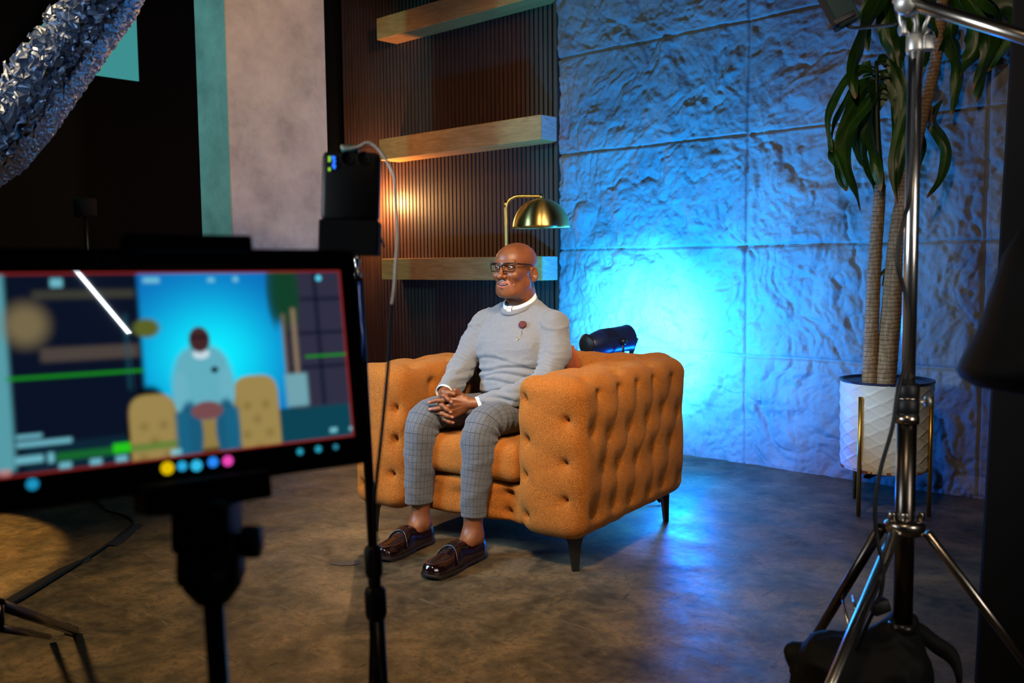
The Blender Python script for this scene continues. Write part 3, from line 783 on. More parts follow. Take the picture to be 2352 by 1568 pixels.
# armpit creases and sleeve folds
for sgn, s_, e_, w_ in ((1, 'sL', 'eL', wL), (-1, 'sR', 'eR', wR)):
    S0 = np.array(JS[s_]); E0 = np.array(JS[e_]); W0 = np.array(w_)
    disp += -seg((sgn*.150, .36, .905), (sgn*.168, .345, .775), .010, .010)
    disp += -seg((sgn*.165, .345, .80), (sgn*.150, .315, .70), .012, .010)
    disp += .005*np.exp(-((np.linalg.norm(sV-np.array([sgn*.19, .44, .90]), axis=1)-.055)/.006)**2)
    for (A, B, n, am, ph) in ((S0, E0, 5.5, .0095, 0.), (E0, W0, 7.5, .0085, 1.)):
        ab = B-A; L = np.linalg.norm(ab); t = ((sV-A)@ab)/(L*L); q = sV-A-t[:, None]*ab; r = np.linalg.norm(q, axis=1)
        u = ab/L; e1 = np.cross(u, [0, 0, 1]); e1 /= np.linalg.norm(e1); e2 = np.cross(u, e1); an = np.arctan2(q@e1, q@e2)
        m = (r < .085)*np.clip((t-.02)/.1, 0, 1)*np.clip((1.-t)/.08, 0, 1)*np.clip((np.abs(x)-.135+.2*np.clip(.40-y, 0, 1))/.03, 0, 1)
        w = np.sin(2*pi*(t*n+.35*np.sin(an+ph)+.5*vnoise(sV*9+ph)))
        conc = np.exp(-((t-(1 if ph == 0 else .05))/.35)**2)*.9+.22
        disp += am*m*conc*((1-np.abs(w))**1.6-.45)*(.6+.5*np.sin(an*1.5+ph))
disp += .0022*fbm(sV*13, 3)+.0026*(1-np.abs(fbm(sV*np.array([16, 16, 34]), 2)))**2
# ribbed waist
sV2 = sV+sN*disp[:, None]
sV2 = smoothv(sV2, sF, 1, .3)
sw = mobj('sweater', sV2, sF, M['knit'], man)
# crew neck rib band
def ringband(name, c, rx, ry, tilt, h, out, mat, parent, n=56, a0=0, a1=2*pi, prof=None, flare=0., wob=0.):
    an = np.linspace(a0, a1, n); V = []; pr = prof or [(0, 0), (.35, .004), (.8, .004), (1, 0), (.9, -.003), (0, -.004)]
    for a in an:
        for t, o_ in pr:
            rr = 1+(flare*t); px = (rx+o_*out)*rr*sin(a); py = -(ry+o_*out)*rr*cos(a); pz = t*h+wob*sin(3*a)
            V.append(np.array(c)+np.array([px, py, pz+(py)*tilt]))
    m = len(pr); F = [(i*m+j, (i+1)*m+j, (i+1)*m+(j+1) % m, i*m+(j+1) % m) for i in range(n-1) for j in range(m)]
    return mobj(name, V, F, mat, parent)
ringband('neck_rib', (0, .464, .950), .072, .084, .42, .022, 1.2, M['knit'], sw, flare=-.07)
for w_, e_, r in ((wL, JS['eL'], .0300), (wR, JS['eR'], .0362)):
    dr = np.array(w_)-np.array(e_); dr /= np.linalg.norm(dr); R = axes(dr); o_ = np.array(w_)
    MB().lathe([(r-.0005, -.050), (r+.0008, -.046), (r+.0012, -.024), (r+.0006, -.004), (r-.003, -.0005), (r-.006, -.006)], 40, o_, R).build('cuff_rib', M['knit'], sw)
    sh = MB().lathe([(r-.006, -.030), (r-.004, -.010), (r-.0022, .004), (r-.0020, .011), (r-.0032, .0122), (r-.0045, .010), (r-.0055, -.02)], 40, o_+dr*.001, R).build('shirt_cuff', M['shirt_white'], man, label='white shirt cuff')
# shirt collar: band folded over, points tucked into the neck rib
shirt = MB(); cpr = [(0, .002), (.5, .0045), (.96, .0025), (1.0, 0), (.9, -.002), (0, -.003)]
def collar():
    V = []; n = 60
    for i in range(n):
        a = -pi+.0+ (2*pi-.0)*i/(n-1); a = np.clip(a, -pi, pi)
        gap = .30; aa = a*(1-gap/pi)+ (gap if a > 0 else -gap)*0; ang = a
        ang = (pi-gap/2)*(2*i/(n-1)-1)           # opening at the front
        ang = ang+pi                              # measured from the back
        fr = .5+.5*cos(ang-0)                     # 1 at the front
        for t, o_ in cpr:
            rx, ry = .0625+.006*(1-t), .0700+.008*(1-t); px = (rx+o_)*sin(ang); py = -(ry+o_)*cos(ang)
            hh = .046-.008*fr
            V.append((px, .466+py, .946+t*hh+py*.44))
    m = len(cpr); F = [(i*m+j, (i+1)*m+j, (i+1)*m+(j+1) % m, i*m+(j+1) % m) for i in range(n-1) for j in range(m)]; F += [tuple(range(m)), tuple((n-1)*m+j for j in range(m))[::-1]]
    return V, F
V, F = collar(); sc = mobj('shirt_collar', V, F, M['shirt_white'], man, label='white shirt collar')
MB().lathe([(0, -.001), (.0040, -.001), (.0044, .0005), (.0036, .0014), (.0014, .0008), (0, .0008)], 18, (.003, .3820, .945), axes((0, -1, .42))).build('button', M['button_grey'], sc)
pk = MB()
pk.box((-.008, .3830, .944), (.005, .022, .003), R=axes((0, -1, .42)), bev=.001); pk.build('placket', M['button_grey'], sc)
MB().box((.0, .3850, .944), (.024, .024, .003), R=axes((0, -1, .42)), bev=.001).build('collar_stand', M['shirt_white'], sc)

# --- lapel pin on the sweater
pc = w2l(at(1201, 747, 3.86))
dtree = np.argmin(np.linalg.norm((sV2-pc)-((sV2-pc)@(pc-w2l(CAM)))[:, None]*(pc-w2l(CAM))/((pc-w2l(CAM))@(pc-w2l(CAM))), axis=1)+1e3*(((sV2-pc)@(w2l(CAM)-pc)) < -.4))
pn = vnormals(sV2, sF)
cand = np.where(pn@(w2l(CAM)-pc)/np.linalg.norm(w2l(CAM)-pc) > .2)[0]
def onsweater(px, py):
    o_ = w2l(CAM); d = w2l(at(px, py, 1))-o_; d /= np.linalg.norm(d); q = sV2[cand]-o_; t = q@d; e = np.linalg.norm(q-t[:, None]*d, axis=1)+(t > 4.15)*9
    i = cand[np.argmin(e)]; return sV2[i], pn[i]
pp, pnn = onsweater(1201, 747)
pin = MB().lathe([(0, .000), (.0135, .000), (.0165, .003), (.0170, .007), (.015, .0105), (.0125, .0095), (.011, .012), (.008, .0100), (.006, .0125), (.003, .011), (0, .0125)], 26, pp+pnn*.001, axes(pnn)).build('lapel_pin', M['wine_felt'], sw, label='dark red felt flower pin with gold chain')
rb = MB(); R = axes(pnn)
sp = [pp+R@np.array([(.002+.0115*t)*cos(t*15), (.002+.0115*t)*sin(t*15), .0125+.001*sin(t*9)]) for t in np.linspace(0, 1, 60)]
rb.tube(sp, .0011, 6); rb.build('petal_edge', M['leather_edge'], pin)
gp = [onsweater(*q) for q in ((1200, 755), (1199, 762), (1197, 770), (1195, 776), (1189, 781), (1186, 777))]
gp = [a+b*.003 for a, b in gp]; g = MB(); g.tube(gp, .0009, 6, res=5)
for q in ((1200, 757), (1198, 767), (1187, 776)):
    a, b = onsweater(*q); g.lathe([(0, -.003), (.0026, -.0015), (.0026, .0015), (0, .003)], 10, a+b*.003)
g.build('pin_chain', M['gold'], pin)

# --- trousers: two lofted legs with cloth coordinates
def loft_leg(pts, rx, ry, seed, side, n=56, res=16):
    P, _ = spline(pts, [1]*len(pts), res); k = len(P); P = np.array(P)
    tt = np.linspace(0, len(pts)-1, k); RX = np.interp(tt, range(len(pts)), rx); RY = np.interp(tt, range(len(pts)), ry)
    T = np.gradient(P, axis=0); T /= np.linalg.norm(T, axis=1)[:, None]; s = np.concatenate([[0], np.cumsum(np.linalg.norm(np.diff(P, axis=0), axis=1))])
    an = np.linspace(0, 2*pi, n+1); V = []; U = []
    for i in range(k):
        X = np.array([1., 0, 0]); X = X-T[i]*(X@T[i]); X /= np.linalg.norm(X); Yv = np.cross(T[i], X)   # Yv: towards the top / front of the leg
        if Yv[2]-Yv[1] < 0: Yv = -Yv
        c = np.cos(an); s_ = np.sin(an)
        q = P[i]+np.outer(-RX[i]*s_, X)+np.outer(-RY[i]*c, Yv)      # seam (an=0) at the back / underside
        V.append(q); U.append(np.stack([an*.5*(np.mean(RX)+np.mean(RY)), np.full(n+1, s[i])], 1))
    V = np.array(V); U = np.array(U); C = P[:, None, :]; N = V-C; N /= np.linalg.norm(N, axis=-1)[..., None]+1e-9
    sk = np.interp(2.6, range(len(pts)), np.interp(np.arange(len(pts)), tt, s))
    ss = s[:, None]*np.ones(n+1); aa = np.ones(k)[:, None]*an
    back = np.clip(-np.cos(aa-pi)*1.2+.25, 0, 1)
    kn = np.interp(3, range(len(pts)), np.interp(np.arange(len(pts)), tt, s))
    d = .009*np.sin((ss-kn)*2*pi/.036+1.2*np.sin(aa))*np.exp(-((ss-kn)/.075)**2)*np.clip(np.abs(np.sin(aa))**1.3*.7+back, 0, 1)*np.clip(1-np.exp(-((aa-pi)/.75)**2), 0, 1)
    d += .0045*(1-np.abs(fbm(V*np.array([9, 9, 9])+seed, 3)))**2*np.clip(np.exp(-((ss-kn)/.15)**2)+.35, 0, 1)-.002
    dg = np.sin((ss-kn-.05)*2*pi/.12+(aa-pi)*1.6*side); d += .0035*np.clip(dg, 0, 1)**2*np.clip((ss-kn)/.05, 0, 1)
    d += .0050*np.exp(-((aa-pi*1.02)/.07)**2)*np.clip((ss-kn-.14)/.1, 0, 1)     # pressed crease
    wv = np.ones_like(d); wv[:, 0] = 0; d[:, -1] = d[:, 0]
    V = V+N*d[..., None]
    # turn the hem inwards
    inn = V[-1]*.0+P[-1]+(V[-1]-P[-1])*.93+np.array([0, 0, .0]); inn2 = inn+np.array([0, 0, .05])
    V = np.concatenate([V, inn[None], inn2[None]]); U = np.concatenate([U, U[-1:]+[0, .004], U[-1:]+[0, .05]]); k += 2
    F = [(i*(n+1)+j, i*(n+1)+j+1, (i+1)*(n+1)+j+1, (i+1)*(n+1)+j) for i in range(k-1) for j in range(n)]
    return V.reshape(-1, 3), F, U.reshape(-1, 2)
LEGS = [loft_leg([(.088, .56, .520), (.098, .40, .512), (.100, .22, .520), (.100, .085, .528), (.098, .035, .470), (.094, .030, .380), (.088, .008, .26), (.088, -.002, .166)],
                 [.085, .086, .080, .070, .066, .064, .053, .047], [.075, .078, .070, .062, .078, .074, .060, .052], 3, 1),
        loft_leg([(-.088, .56, .520), (-.115, .40, .512), (-.150, .22, .522), (-.183, .090, .532), (-.190, .040, .475), (-.196, .034, .385), (-.203, .032, .27), (-.207, .030, .176)],
                 [.085, .086, .080, .070, .064, .062, .054, .050], [.075, .078, .070, .062, .078, .076, .070, .068], 9, -1)]
V = []; F = []; U = []; n0 = 0
for v, f, u in LEGS: V.append(v); F += [tuple(i+n0 for i in q) for q in f]; U.append(u); n0 += len(v)
hb = MB().tube([(0, .40, .500), (0, .50, .515), (0, .50, .56), (0, .47, .595)], [.10, .118, .118, .115], 40, sx=1.28, res=4)
hv = np.concatenate(hb.V); hv[:, 0] = hv[:, 0]*1.0
V.append(hv); F += [tuple(i+n0 for i in q) for q in hb.F]; U.append(np.stack([hv[:, 0]+hv[:, 1]*.3, hv[:, 2]+hv[:, 1]], 1))
tr = mobj('trousers', np.concatenate(V), F, M['check'], man)
uvl = tr.data.uv_layers.new(name='UVMap'); UU = np.concatenate(U); li = np.empty(len(tr.data.loops), np.int32); tr.data.loops.foreach_get('vertex_index', li); uvl.data.foreach_set('uv', UU[li].ravel().astype(np.float32))

# --- spectacles
gl = MB(); fr_y = -.103
def rr_loop(cx, cz, w, h, r, y0, bow):
    o_ = []
    for qx, qz, a0 in ((1, 1, 0), (-1, 1, 90), (-1, -1, 180), (1, -1, 270)):
        for k in range(6):
            a = radians(a0+k*18); o_.append((qx*(w/2-r)+r*cos(a), qz*(h/2-r)+r*sin(a)))
    P = []
    for u, v in o_:
        X = cx+u; P.append(np.array([X, y0+bow*X*X, cz+v])+HO)
    return P
for s_ in (-1, 1):
    P = rr_loop(s_*.0335, -.0015, .0520, .0320, .0085, fr_y, 4.0); P2 = P+[P[0], P[1]]
    gl.tube(P2, .0019, 8, cap=False, sx=1.3)
    gl.tube([HO+np.array([s_*(.0335+u), fr_y+4.0*(.0335+u*1.0)**2, .0150]) for u in (-.020, -.01, 0, .010, .020)], .0026, 8)
gl.tube([HO+np.array([u, fr_y-.002, .0065+.0015*(1-(u/.008)**2)]) for u in (-.009, -.004, 0, .004, .009)], .0028, 8)
frame = gl.build('spectacles', M['glass_black'], man, label='black rectangular spectacles')
for s_ in (-1, 1):
    tm = MB(); tm.tube([HO+np.array(q)*np.array([s_, 1, 1]) for q in ((.0600, -.0880, .0125), (.0665, -.0840, .0125), (.0735, -.060, .0110), (.0790, -.020, .0090), (.0810, .004, .0060), (.0805, .018, -.004), (.078, .026, -.018))], [.0032, .0036, .0034, .0028, .0024, .002, .0018], 8, res=4, sx=.55)
    tm.build('temple', M['glass_black'], frame)
    P = rr_loop(s_*.0335, -.0015, .0500, .0300, .0080, fr_y, 4.0); c = np.mean(P, 0); V = [c]+P; n = len(P)
    ln = mobj('lens', V, [(0, 1+i, 1+(i+1) % n) for i in range(n)], M['lens'], frame, label='clear spectacle lens')

# --- loafers
LW = ([0, .03, .10, .28, .45, .60, .72, .84, .93, .98, 1.0], [.014, .025, .0335, .0350, .0375, .0450, .0490, .0480, .0410, .0280, .010])
LH = ([0, .04, .10, .30, .44, .52, .60, .70, .80, .90, .97, 1.0], [.044, .064, .070, .060, .076, .079, .070, .056, .050, .046, .040, .026])
def loafer(h_, t_, A):
    L = np.linalg.norm(t_-h_); fw = (t_-h_)/L; sd = np.array([fw[1]*-1, fw[0], 0])*-1
    M3 = np.stack([sd, fw, [0, 0, 1.]])          # rows: local axes
    def loc(P): q = (P-h_.astype(np.float32))@M3.T.astype(np.float32); return q
    def toe(q): return q
    def base(q, off=0.):
        t = q[..., 1]/L; w = np.interp(t, *LW).astype(np.float32)+off; h = np.interp(t, *LH).astype(np.float32)+off
        z = q[..., 2]-.016; X = q[..., 0]
        r = (np.abs(X/w)**2.5+np.abs(np.clip(z, 0, None)/h)**2.5)**.4
        d = (r-1)*np.minimum(w, h); d = np.maximum(d, -z); return np.maximum(d, np.maximum(-q[..., 1]-off, q[..., 1]-L-off))
    al = (A-h_)@fw
    def opening(q):
        o_ = ell(q, (0, al+.012, .094), (.0300, .072, .040)); return o_
    def up(P): q = loc(P); d = base(q); d = smax(d, -opening(q), .003); return smin(d, d, .001)
    def back(V): return V@M3+h_
    lo = np.minimum(h_, t_)-.065; hi = np.maximum(h_, t_)+.065; lo[2] = .008; hi[2] = .105
    V, F = surfnet(up, lo, hi, .0023); V = smoothv(V, F, 2, .5)
    root = mobj('loafer', V, F, M['leather_wine'], man, label='glossy dark burgundy penny loafer')
    def shell(fn, off, nm, mat, lb=None):
        V, F = surfnet(fn, lo, hi, .0014)
        if len(V): V = smoothv(V, F, 1, .5); return mobj(nm, V, F, mat, root, label=lb)
    def f_ton(P): q = loc(P); t = q[..., 1]/L; return np.maximum(np.maximum(np.abs(base(q, .0032))-.0026, np.maximum(np.abs(q[..., 0])-.030, .03-q[..., 2])), np.maximum(.395-t, t-.56)*L)
    shell(f_ton, 0, 'tongue', M['leather_wine'])
    def f_str(P):
        q = loc(P); t = q[..., 1]/L; ce = .575+.35*(q[..., 0]/.05)**2*.12; wd = .030+.015*(q[..., 0]/.04)**2
        return np.maximum(np.maximum(np.abs(base(q, .0052))-.0024, np.abs(t-ce)*L-wd*L*.9), .030-q[..., 2])
    shell(f_str, 0, 'strap', M['leather_wine'])
    # raised seam around the apron
    pts = []
    for a in np.linspace(-1, 1, 50):
        X = a; tt = .66+(.955-.66)*sqrt(max(0, 1-abs(a)**2.6)) if True else 0
        w = np.interp(tt, *LW); xx = a*.0365*(1 if tt > .6 else 1); hh = np.interp(tt, *LH)
        xx = np.clip(xx, -w*.93, w*.93); zz = hh*max(0, 1-(abs(xx)/w)**2.5)**.4+.016
        pts.append(back(np.array([xx, tt*L, zz+.0004])))
    MB().tube(pts, .0017, 8).build('apron_seam', M['leather_edge'], root)
    # sole and heel
    ts = np.linspace(0, 1, 40); w = np.interp(ts, *LW)*1.04+.0035; out = [(-a, t*L) for a, t in zip(w, ts)]+[(a, t*L) for a, t in zip(w[::-1], ts[::-1])]
    out = [(0, -.004)]+out[:40]+[(0, L+.004)]+out[40:]
    V = []; n = len(out)
    for z, s_ in ((.0085, .97), (.0095, 1.), (.0165, 1.), (.0175, .985)): V += [back(np.array([a*s_, L/2+(b-L/2)*(1+(s_-1)*.3), z+.006*max(0, (b/L-.86)/.14)**2])) for a, b in out]
    F = [(i*n+j, i*n+(j+1) % n, (i+1)*n+(j+1) % n, (i+1)*n+j) for i in range(3) for j in range(n)]+[tuple(range(n))[::-1], tuple(3*n+j for j in range(n))]
    mobj('sole', V, F, M['sole'], root, smooth=False)
    V = []; hw = [(a*.96, b) for a, b in out if b < .085]; hw.sort(key=lambda q: atan2(q[0], q[1]-.04)); n = len(hw)
    for z in (0.001, .0088): V += [back(np.array([a, b, z])) for a, b in hw]
    mobj('heel', V, [(j, (j+1) % n, n+(j+1) % n, n+j) for j in range(n)]+[tuple(range(n))[::-1], tuple(n+j for j in range(n))], M['sole'], root, smooth=False)
    V = []; tw = [(a*.96, b) for a, b in out if .46*L < b < .93*L]; tw.sort(key=lambda q: atan2(q[0], q[1]-.70*L)); n = len(tw)
    for z in (0.001, .0090): V += [back(np.array([a, b, z])) for a, b in tw]
    mobj('tread', V, [(j, (j+1) % n, n+(j+1) % n, n+j) for j in range(n)]+[tuple(range(n))[::-1], tuple(n+j for j in range(n))], M['sole'], root, smooth=False)
loafer(*SHOES[0], AL); loafer(*SHOES[1], AR)

# ================================================================== BRASS FLOOR LAMP behind the chair
def shade_mat():
    m, n, l, b = newmat('brushed brass shade'); setp(b, color=(.86, .66, .22), metal=1., rough=.33, aniso=.85)
    t = n.new('ShaderNodeTangent'); t.direction_type = 'RADIAL'; t.axis = 'Z'; l.new(t.outputs[0], b.inputs['Tangent']); b.inputs['Anisotropic Rotation'].default_value = .25; return m
def floor_lamp():
    d = 4.80; base = at(1163, 590, d); bx, by = base[0], base[1]
    top = at(1163, 478, d); arm = at(1243, 450, d); bend = at(1172, 456, d)
    root = empty('floor_lamp', (bx, by, 0), label='brass arc floor lamp with dome shade behind the armchair', cat='lamp')
    MB().lathe([(.0, 0), (.13, 0), (.135, .006), (.13, .014), (.02, .020), (.012, .03), (0, .03)], 40, (bx, by, 0)).build('base', M['brass_dark'], root, world=True)
    zt = top[2]; zz = arm[2]; dxy = (arm[:2]-base[:2]); L = np.linalg.norm(dxy); u = dxy/L; p = lambda s, z: (bx+u[0]*s, by+u[1]*s, z)
    MB().tube([p(0, .02), p(0, .6), p(0, zt-.03), p(0, zt), p(.012, zt+.035), p(.045, zz-.004), p(.085, zz), p(.12, zz), p(L, zz)], .0085, 14, res=6).build('pole', M['brass'], root, world=True)
    MB().lathe([(0, -.012), (.007, -.010), (.007, .010), (0, .012)], 12, p(0, 1.20), axes((1, -1, 0))).build('dimmer_knob', M['brass_dark'], root, world=True)
    zr = at(1247, 523, d)[2]; R = .148; H = zz-.012-zr; pr = []
    for k in range(22):
        a = pi/2*k/21; pr.append((R*cos(a)+.0001, H*sin(a)))
    inn = [(r*.985, z*.985-.0005) for r, z in pr[::-1]]
    c = p(L, zr); sh = MB(); sh.lathe(pr+[(.0001, H-.002)]+inn, 64, c); sh.build('lamp_shade', shade_mat(), root, world=True, label='brushed brass dome shade')
    MB().lathe([(.0, .0), (.010, .0), (.012, .012), (.009, .030), (0, .030)], 20, p(L, zz-.018)).build('shade_cap', M['brass'], root, world=True)
    MB().lathe([(.0, -.045), (.012, -.040), (.022, -.02), (.024, 0), (.016, .02), (.012, .045), (0, .045)], 20, p(L, zr+.085)).build('bulb', plain('frosted bulb', (.7, .72, .72), .3), root, world=True)
floor_lamp()

# ================================================================== BLUE STAGE LIGHT (can) behind the chair
def par_can():
    a = at(1352, 792, 4.52); b = at(1440, 776, 4.66); ax = b-a; L = np.linalg.norm(ax); u = ax/L; R = axes(u)
    root = empty('stage_light', (b[0], b[1], 0), label='blue lit can shaped stage light standing behind the armchair', cat='stage light')
    mid = (a+b)/2
    MB().lathe([(.0, -.02), (.030, -.02), (.046, 0.01), (.058, .05), (.064, .08), (.064, L-.01), (.067, L), (.067, L+.006), (.0615, L+.006), (.060, .09), (0, .085)], 40, a, R).build('can', M['blue_can'], root, world=True)
    s = MB()
    for j in range(5):
        for k in range(12):
            an = .9+k*.16; z = .085+j*.013; p = a+R@np.array([.0645*cos(an), .0645*sin(an), z]); s.box(p, (.0055, .0016, .007), R=np.stack([R@np.array([-sin(an), cos(an), 0]), R@np.array([cos(an), sin(an), 0]), u], 1))
    s.build('vent_slots', M['black_matte'], root, world=True)
    MB().lathe([(0, 0), (.052, 0), (.056, -.006), (.048, -.016), (.02, -.022), (0, -.022)], 32, a+u*-.004, R).build('back_cap', M['black_plastic'], root, world=True)
    f = emis('blue led lens', (.02, .35, 1.), 6.); MB().lathe([(0, .0), (.057, .0), (.057, .003), (0, .004)], 32, a+u*(L-.012), R).build('lens', f, root, world=True)
    y = MB(); side = R[:, 0]; piv = a+u*(L*.62); base = np.array([piv[0], piv[1], .50])
    for s_ in (-1, 1):
        y.tube([piv+side*s_*.074, piv+side*s_*.078+np.array([0, 0, -.05]), np.array([piv[0], piv[1], piv[2]-.12])+side*s_*.03], .006, 8); y.lathe([(0, -.012), (.016, -.010), (.016, .010), (0, .012)], 14, piv+side*s_*.082, axes(side))
    y.build('yoke', M['black_metal'], root, world=True)
    MB().tube([(piv[0], piv[1], .10), (piv[0], piv[1], piv[2]-.11)], .012, 12).build('stand_pole', M['black_metal'], root, world=True)
    for k in range(3):
        an = radians(-12+120*k); MB().tube([(piv[0], piv[1], .30), (piv[0]+.10*cos(an), piv[1]+.10*sin(an), .17), (piv[0]+.34*cos(an), piv[1]+.34*sin(an), .014)], .009, 8).build('leg', M['black_metal'], root, world=True)
    g = at(1452, 778, 4.66); MB().box(b+R@np.array([.0, -.02, .01])+RT*.025-UP*.02, (.012, .02, .085), R=axes(UP+RT*.35), bev=.002).build('gel_holder', M['black_plastic'], root, world=True)
par_can()

# ================================================================== PLANT in a white pot on brass legs
def plant():
    base = np.array([-1.66, 4.22, 0.]); root = empty('potted_plant', base, label='tall cane plant with drooping leaves in white pot on brass legs', cat='plant')
    def at_d(px, py, dd=0):
        p = at(px, py, 4.24+dd)
        return p if p[1] < 4.56 else CAM+(p-CAM)*(4.56/p[1])
    zb = at_d(2040, 1075)[2]; zt = at_d(2044, 872)[2]; r0 = .190; r1 = .198
    n = 160; rows = 90; V = []; an = np.arange(n)*2*pi/n
    # embossed wave pattern
    for j in range(rows):
        t = j/(rows-1); z = zb+(zt-zb)*t; r = r0+(r1-r0)*t
        ph = an*11; row = z/.030
        w = np.zeros(n)
        for s_ in (1, -1): f = (row+s_*.42*np.sin(ph)) % 2; w = np.maximum(w, np.exp(-((f-(.5 if s_ > 0 else 1.5))/.10)**2))
        rr = r+.0042*w
        if t < .03: rr = rr-.004
        V.append(np.stack([rr*np.cos(an), rr*np.sin(an), np.full(n, z)], 1)+base)
    V = np.concatenate(V); F = [(i*n+j, i*n+(j+1) % n, (i+1)*n+(j+1) % n, (i+1)*n+j) for i in range(rows-1) for j in range(n)]+[tuple(range(n))[::-1]]
    pot = mobj('pot', V, F, M['white_paint'], root, world=True, label='white pot with embossed wavy net pattern')
    MB().lathe([(r1+.001, zt-.006), (r1+.006, zt-.002), (r1+.006, zt+.004), (r1-.008, zt+.005), (r1-.010, zt-.02), (r1-.012, zt-.10), (0, zt-.10)], 64, base).build('rim', M['blue_can'], root, world=True, label='dark rim and inside of the pot')
    MB().lathe([(r1-.02, zt-.098), (.12, zt-.085), (0, zt-.08)], 40, base).build('soil', M['soil'], root, world=True)
    rs = MB()
    for k in range(46):
        a = RNG.uniform(0, 2*pi); w = RNG.uniform(.004, .018); q = RNG.uniform(.002, .010); u = np.array([cos(a), sin(a), 0]); t_ = np.array([-sin(a), cos(a), 0])
        rs.box(base+u*(r0-.0005)+np.array([0, 0, zb+q*.5]), (.003, w*2, q*1.3), R=np.stack([u, t_, [0, 0, 1]], 1), bev=.0008)
    rs.build('rust_flakes', M['rust'], pot, world=True, kind='stuff', label='rusted chips along the bottom edge')
    for (px, py, tx, ty) in ((1968, 1185, 1978, 915), (1955, 1140, 1958, 1075), (2118, 1183, 2127, 922), (2098, 1152, 2100, 1080)):
        f = fl(px, py); v = f-base; v[2] = 0; v = v/np.linalg.norm(v)*(.203); p = base+v
        front = py > 1170; zt_ = .70 if front else .25
        zt_ = min(zt-.06, .60); zt_ = zt-.058
        f2 = p.copy(); lg = MB().tube([(f2[0], f2[1], 0.0), (f2[0], f2[1], zt_)], .0100, 14).build('leg', M['brass_dark'], root, world=True, label='brass pot leg')
    MB().box(base+np.array([0, 0, zb-.012]), (.40, .022, .012), R=axes((0, 0, 1))).box(base+np.array([0, 0, zb-.012]), (.022, .40, .012)).build('cross_brace', M['brass_dark'], root, world=True)
    # canes
    m, nn, l, b = newmat('ringed cane bark'); v = coords(nn, l)
    wv = nn.new('ShaderNodeTexWave'); wv.wave_type = 'BANDS'; wv.bands_direction = 'Z'; wv.inputs['Scale'].default_value = 17; wv.inputs['Distortion'].default_value = 3.5; wv.inputs['Detail'].default_value = 3; l.new(v, wv.inputs['Vector'])
    ns = noise(nn, l, coords(nn, l, (30, 30, 5)), 3, 6, .7)
    c = ramp(nn, l, ns, [(.3, (.20, .115, .055)), (.55, (.42, .28, .15)), (.75, (.62, .46, .28))]); c = mix(nn, l, ramp(nn, l, wv.outputs['Fac'], [(.0, .85), (.14, 0.)]), c, (.09, .05, .025))
    l.new(c, b.inputs['Base Color']); setp(b, rough=.75); bump(nn, l, b, wv.outputs['Fac'], .5, .004); bump(nn, l, b, ns, .5, .004)
    c1 = [at_d(*q) for q in ((1997, 905, -.03), (2000, 800, -.03), (2008, 620, -.02), (2018, 480, 0), (2022, 425, 0))]
    c2 = [at_d(*q) for q in ((2032, 905, -.05), (2040, 800, -.05), (2052, 660, -.05), (2062, 540, -.04), (2078, 440, -.03), (2110, 300, .02), (2145, 160, .08), (2165, 0, .12), (2170, -120, .12))]
    def cane(pts, rs):
        P, R_ = spline(pts, rs, 30); P = np.array(P); R_ = np.array(R_); s = np.arange(len(P)); R_ = R_*(1+.035*(np.abs(((s/6.) % 1)-.5)*2)**3+.02*np.array([vnoise(np.array([[a*.3, 3.3, 1]]))[0] for a in s]))
        return MB().tube(P, R_, 18).build('cane', m, root, world=True, label='ringed tan cane')
    cane(c1, [.034, .032, .029, .027, .024]); cane(c2, [.045, .044, .042, .038, .033, .028, .026, .026, .026])
        # leaves
    m2, nn, l, b = newmat('glossy strap leaf'); v = coords(nn, l); uvn = nn.new('ShaderNodeUVMap'); uvn.uv_map = 'UVMap'; sp = nn.new('ShaderNodeSeparateXYZ'); l.new(uvn.outputs[0], sp.inputs[0])
    ct = mth(nn, l, 'ABSOLUTE', mth(nn, l, 'SUBTRACT', sp.outputs[0], .5))
    a1 = noise(nn, l, v, 5, 4, .6)
    c = ramp(nn, l, a1, [(.35, (.010, .045, .008)), (.6, (.030, .105, .012)), (.75, (.065, .16, .018))])
    c = mix(nn, l, ramp(nn, l, ct, [(.0, .6), (.07, .0)]), c, (.10, .20, .03))
    c = mix(nn, l, ramp(nn, l, sp.outputs[1], [(.93, .0), (.985, 1.)]), c, (.36, .16, .045))
    st = noise(nn, l, v, 60, 2, .5); c = mix(nn, l, ramp(nn, l, st, [(.74, .0), (.78, .6)]), c, (.35, .33, .08))
    l.new(c, b.inputs['Base Color']); setp(b, rough=.32, spec=.5)
    b.inputs['Transmission Weight'].default_value = .0
    tw = nn.new('ShaderNodeTexWave'); tw.inputs['Scale'].default_value = 14; tw.bands_direction = 'X'; l.new(uvn.outputs[0], tw.inputs['Vector']); bump(nn, l, b, tw.outputs['Fac'], .12, .002)
    fol = MB(); UV = []
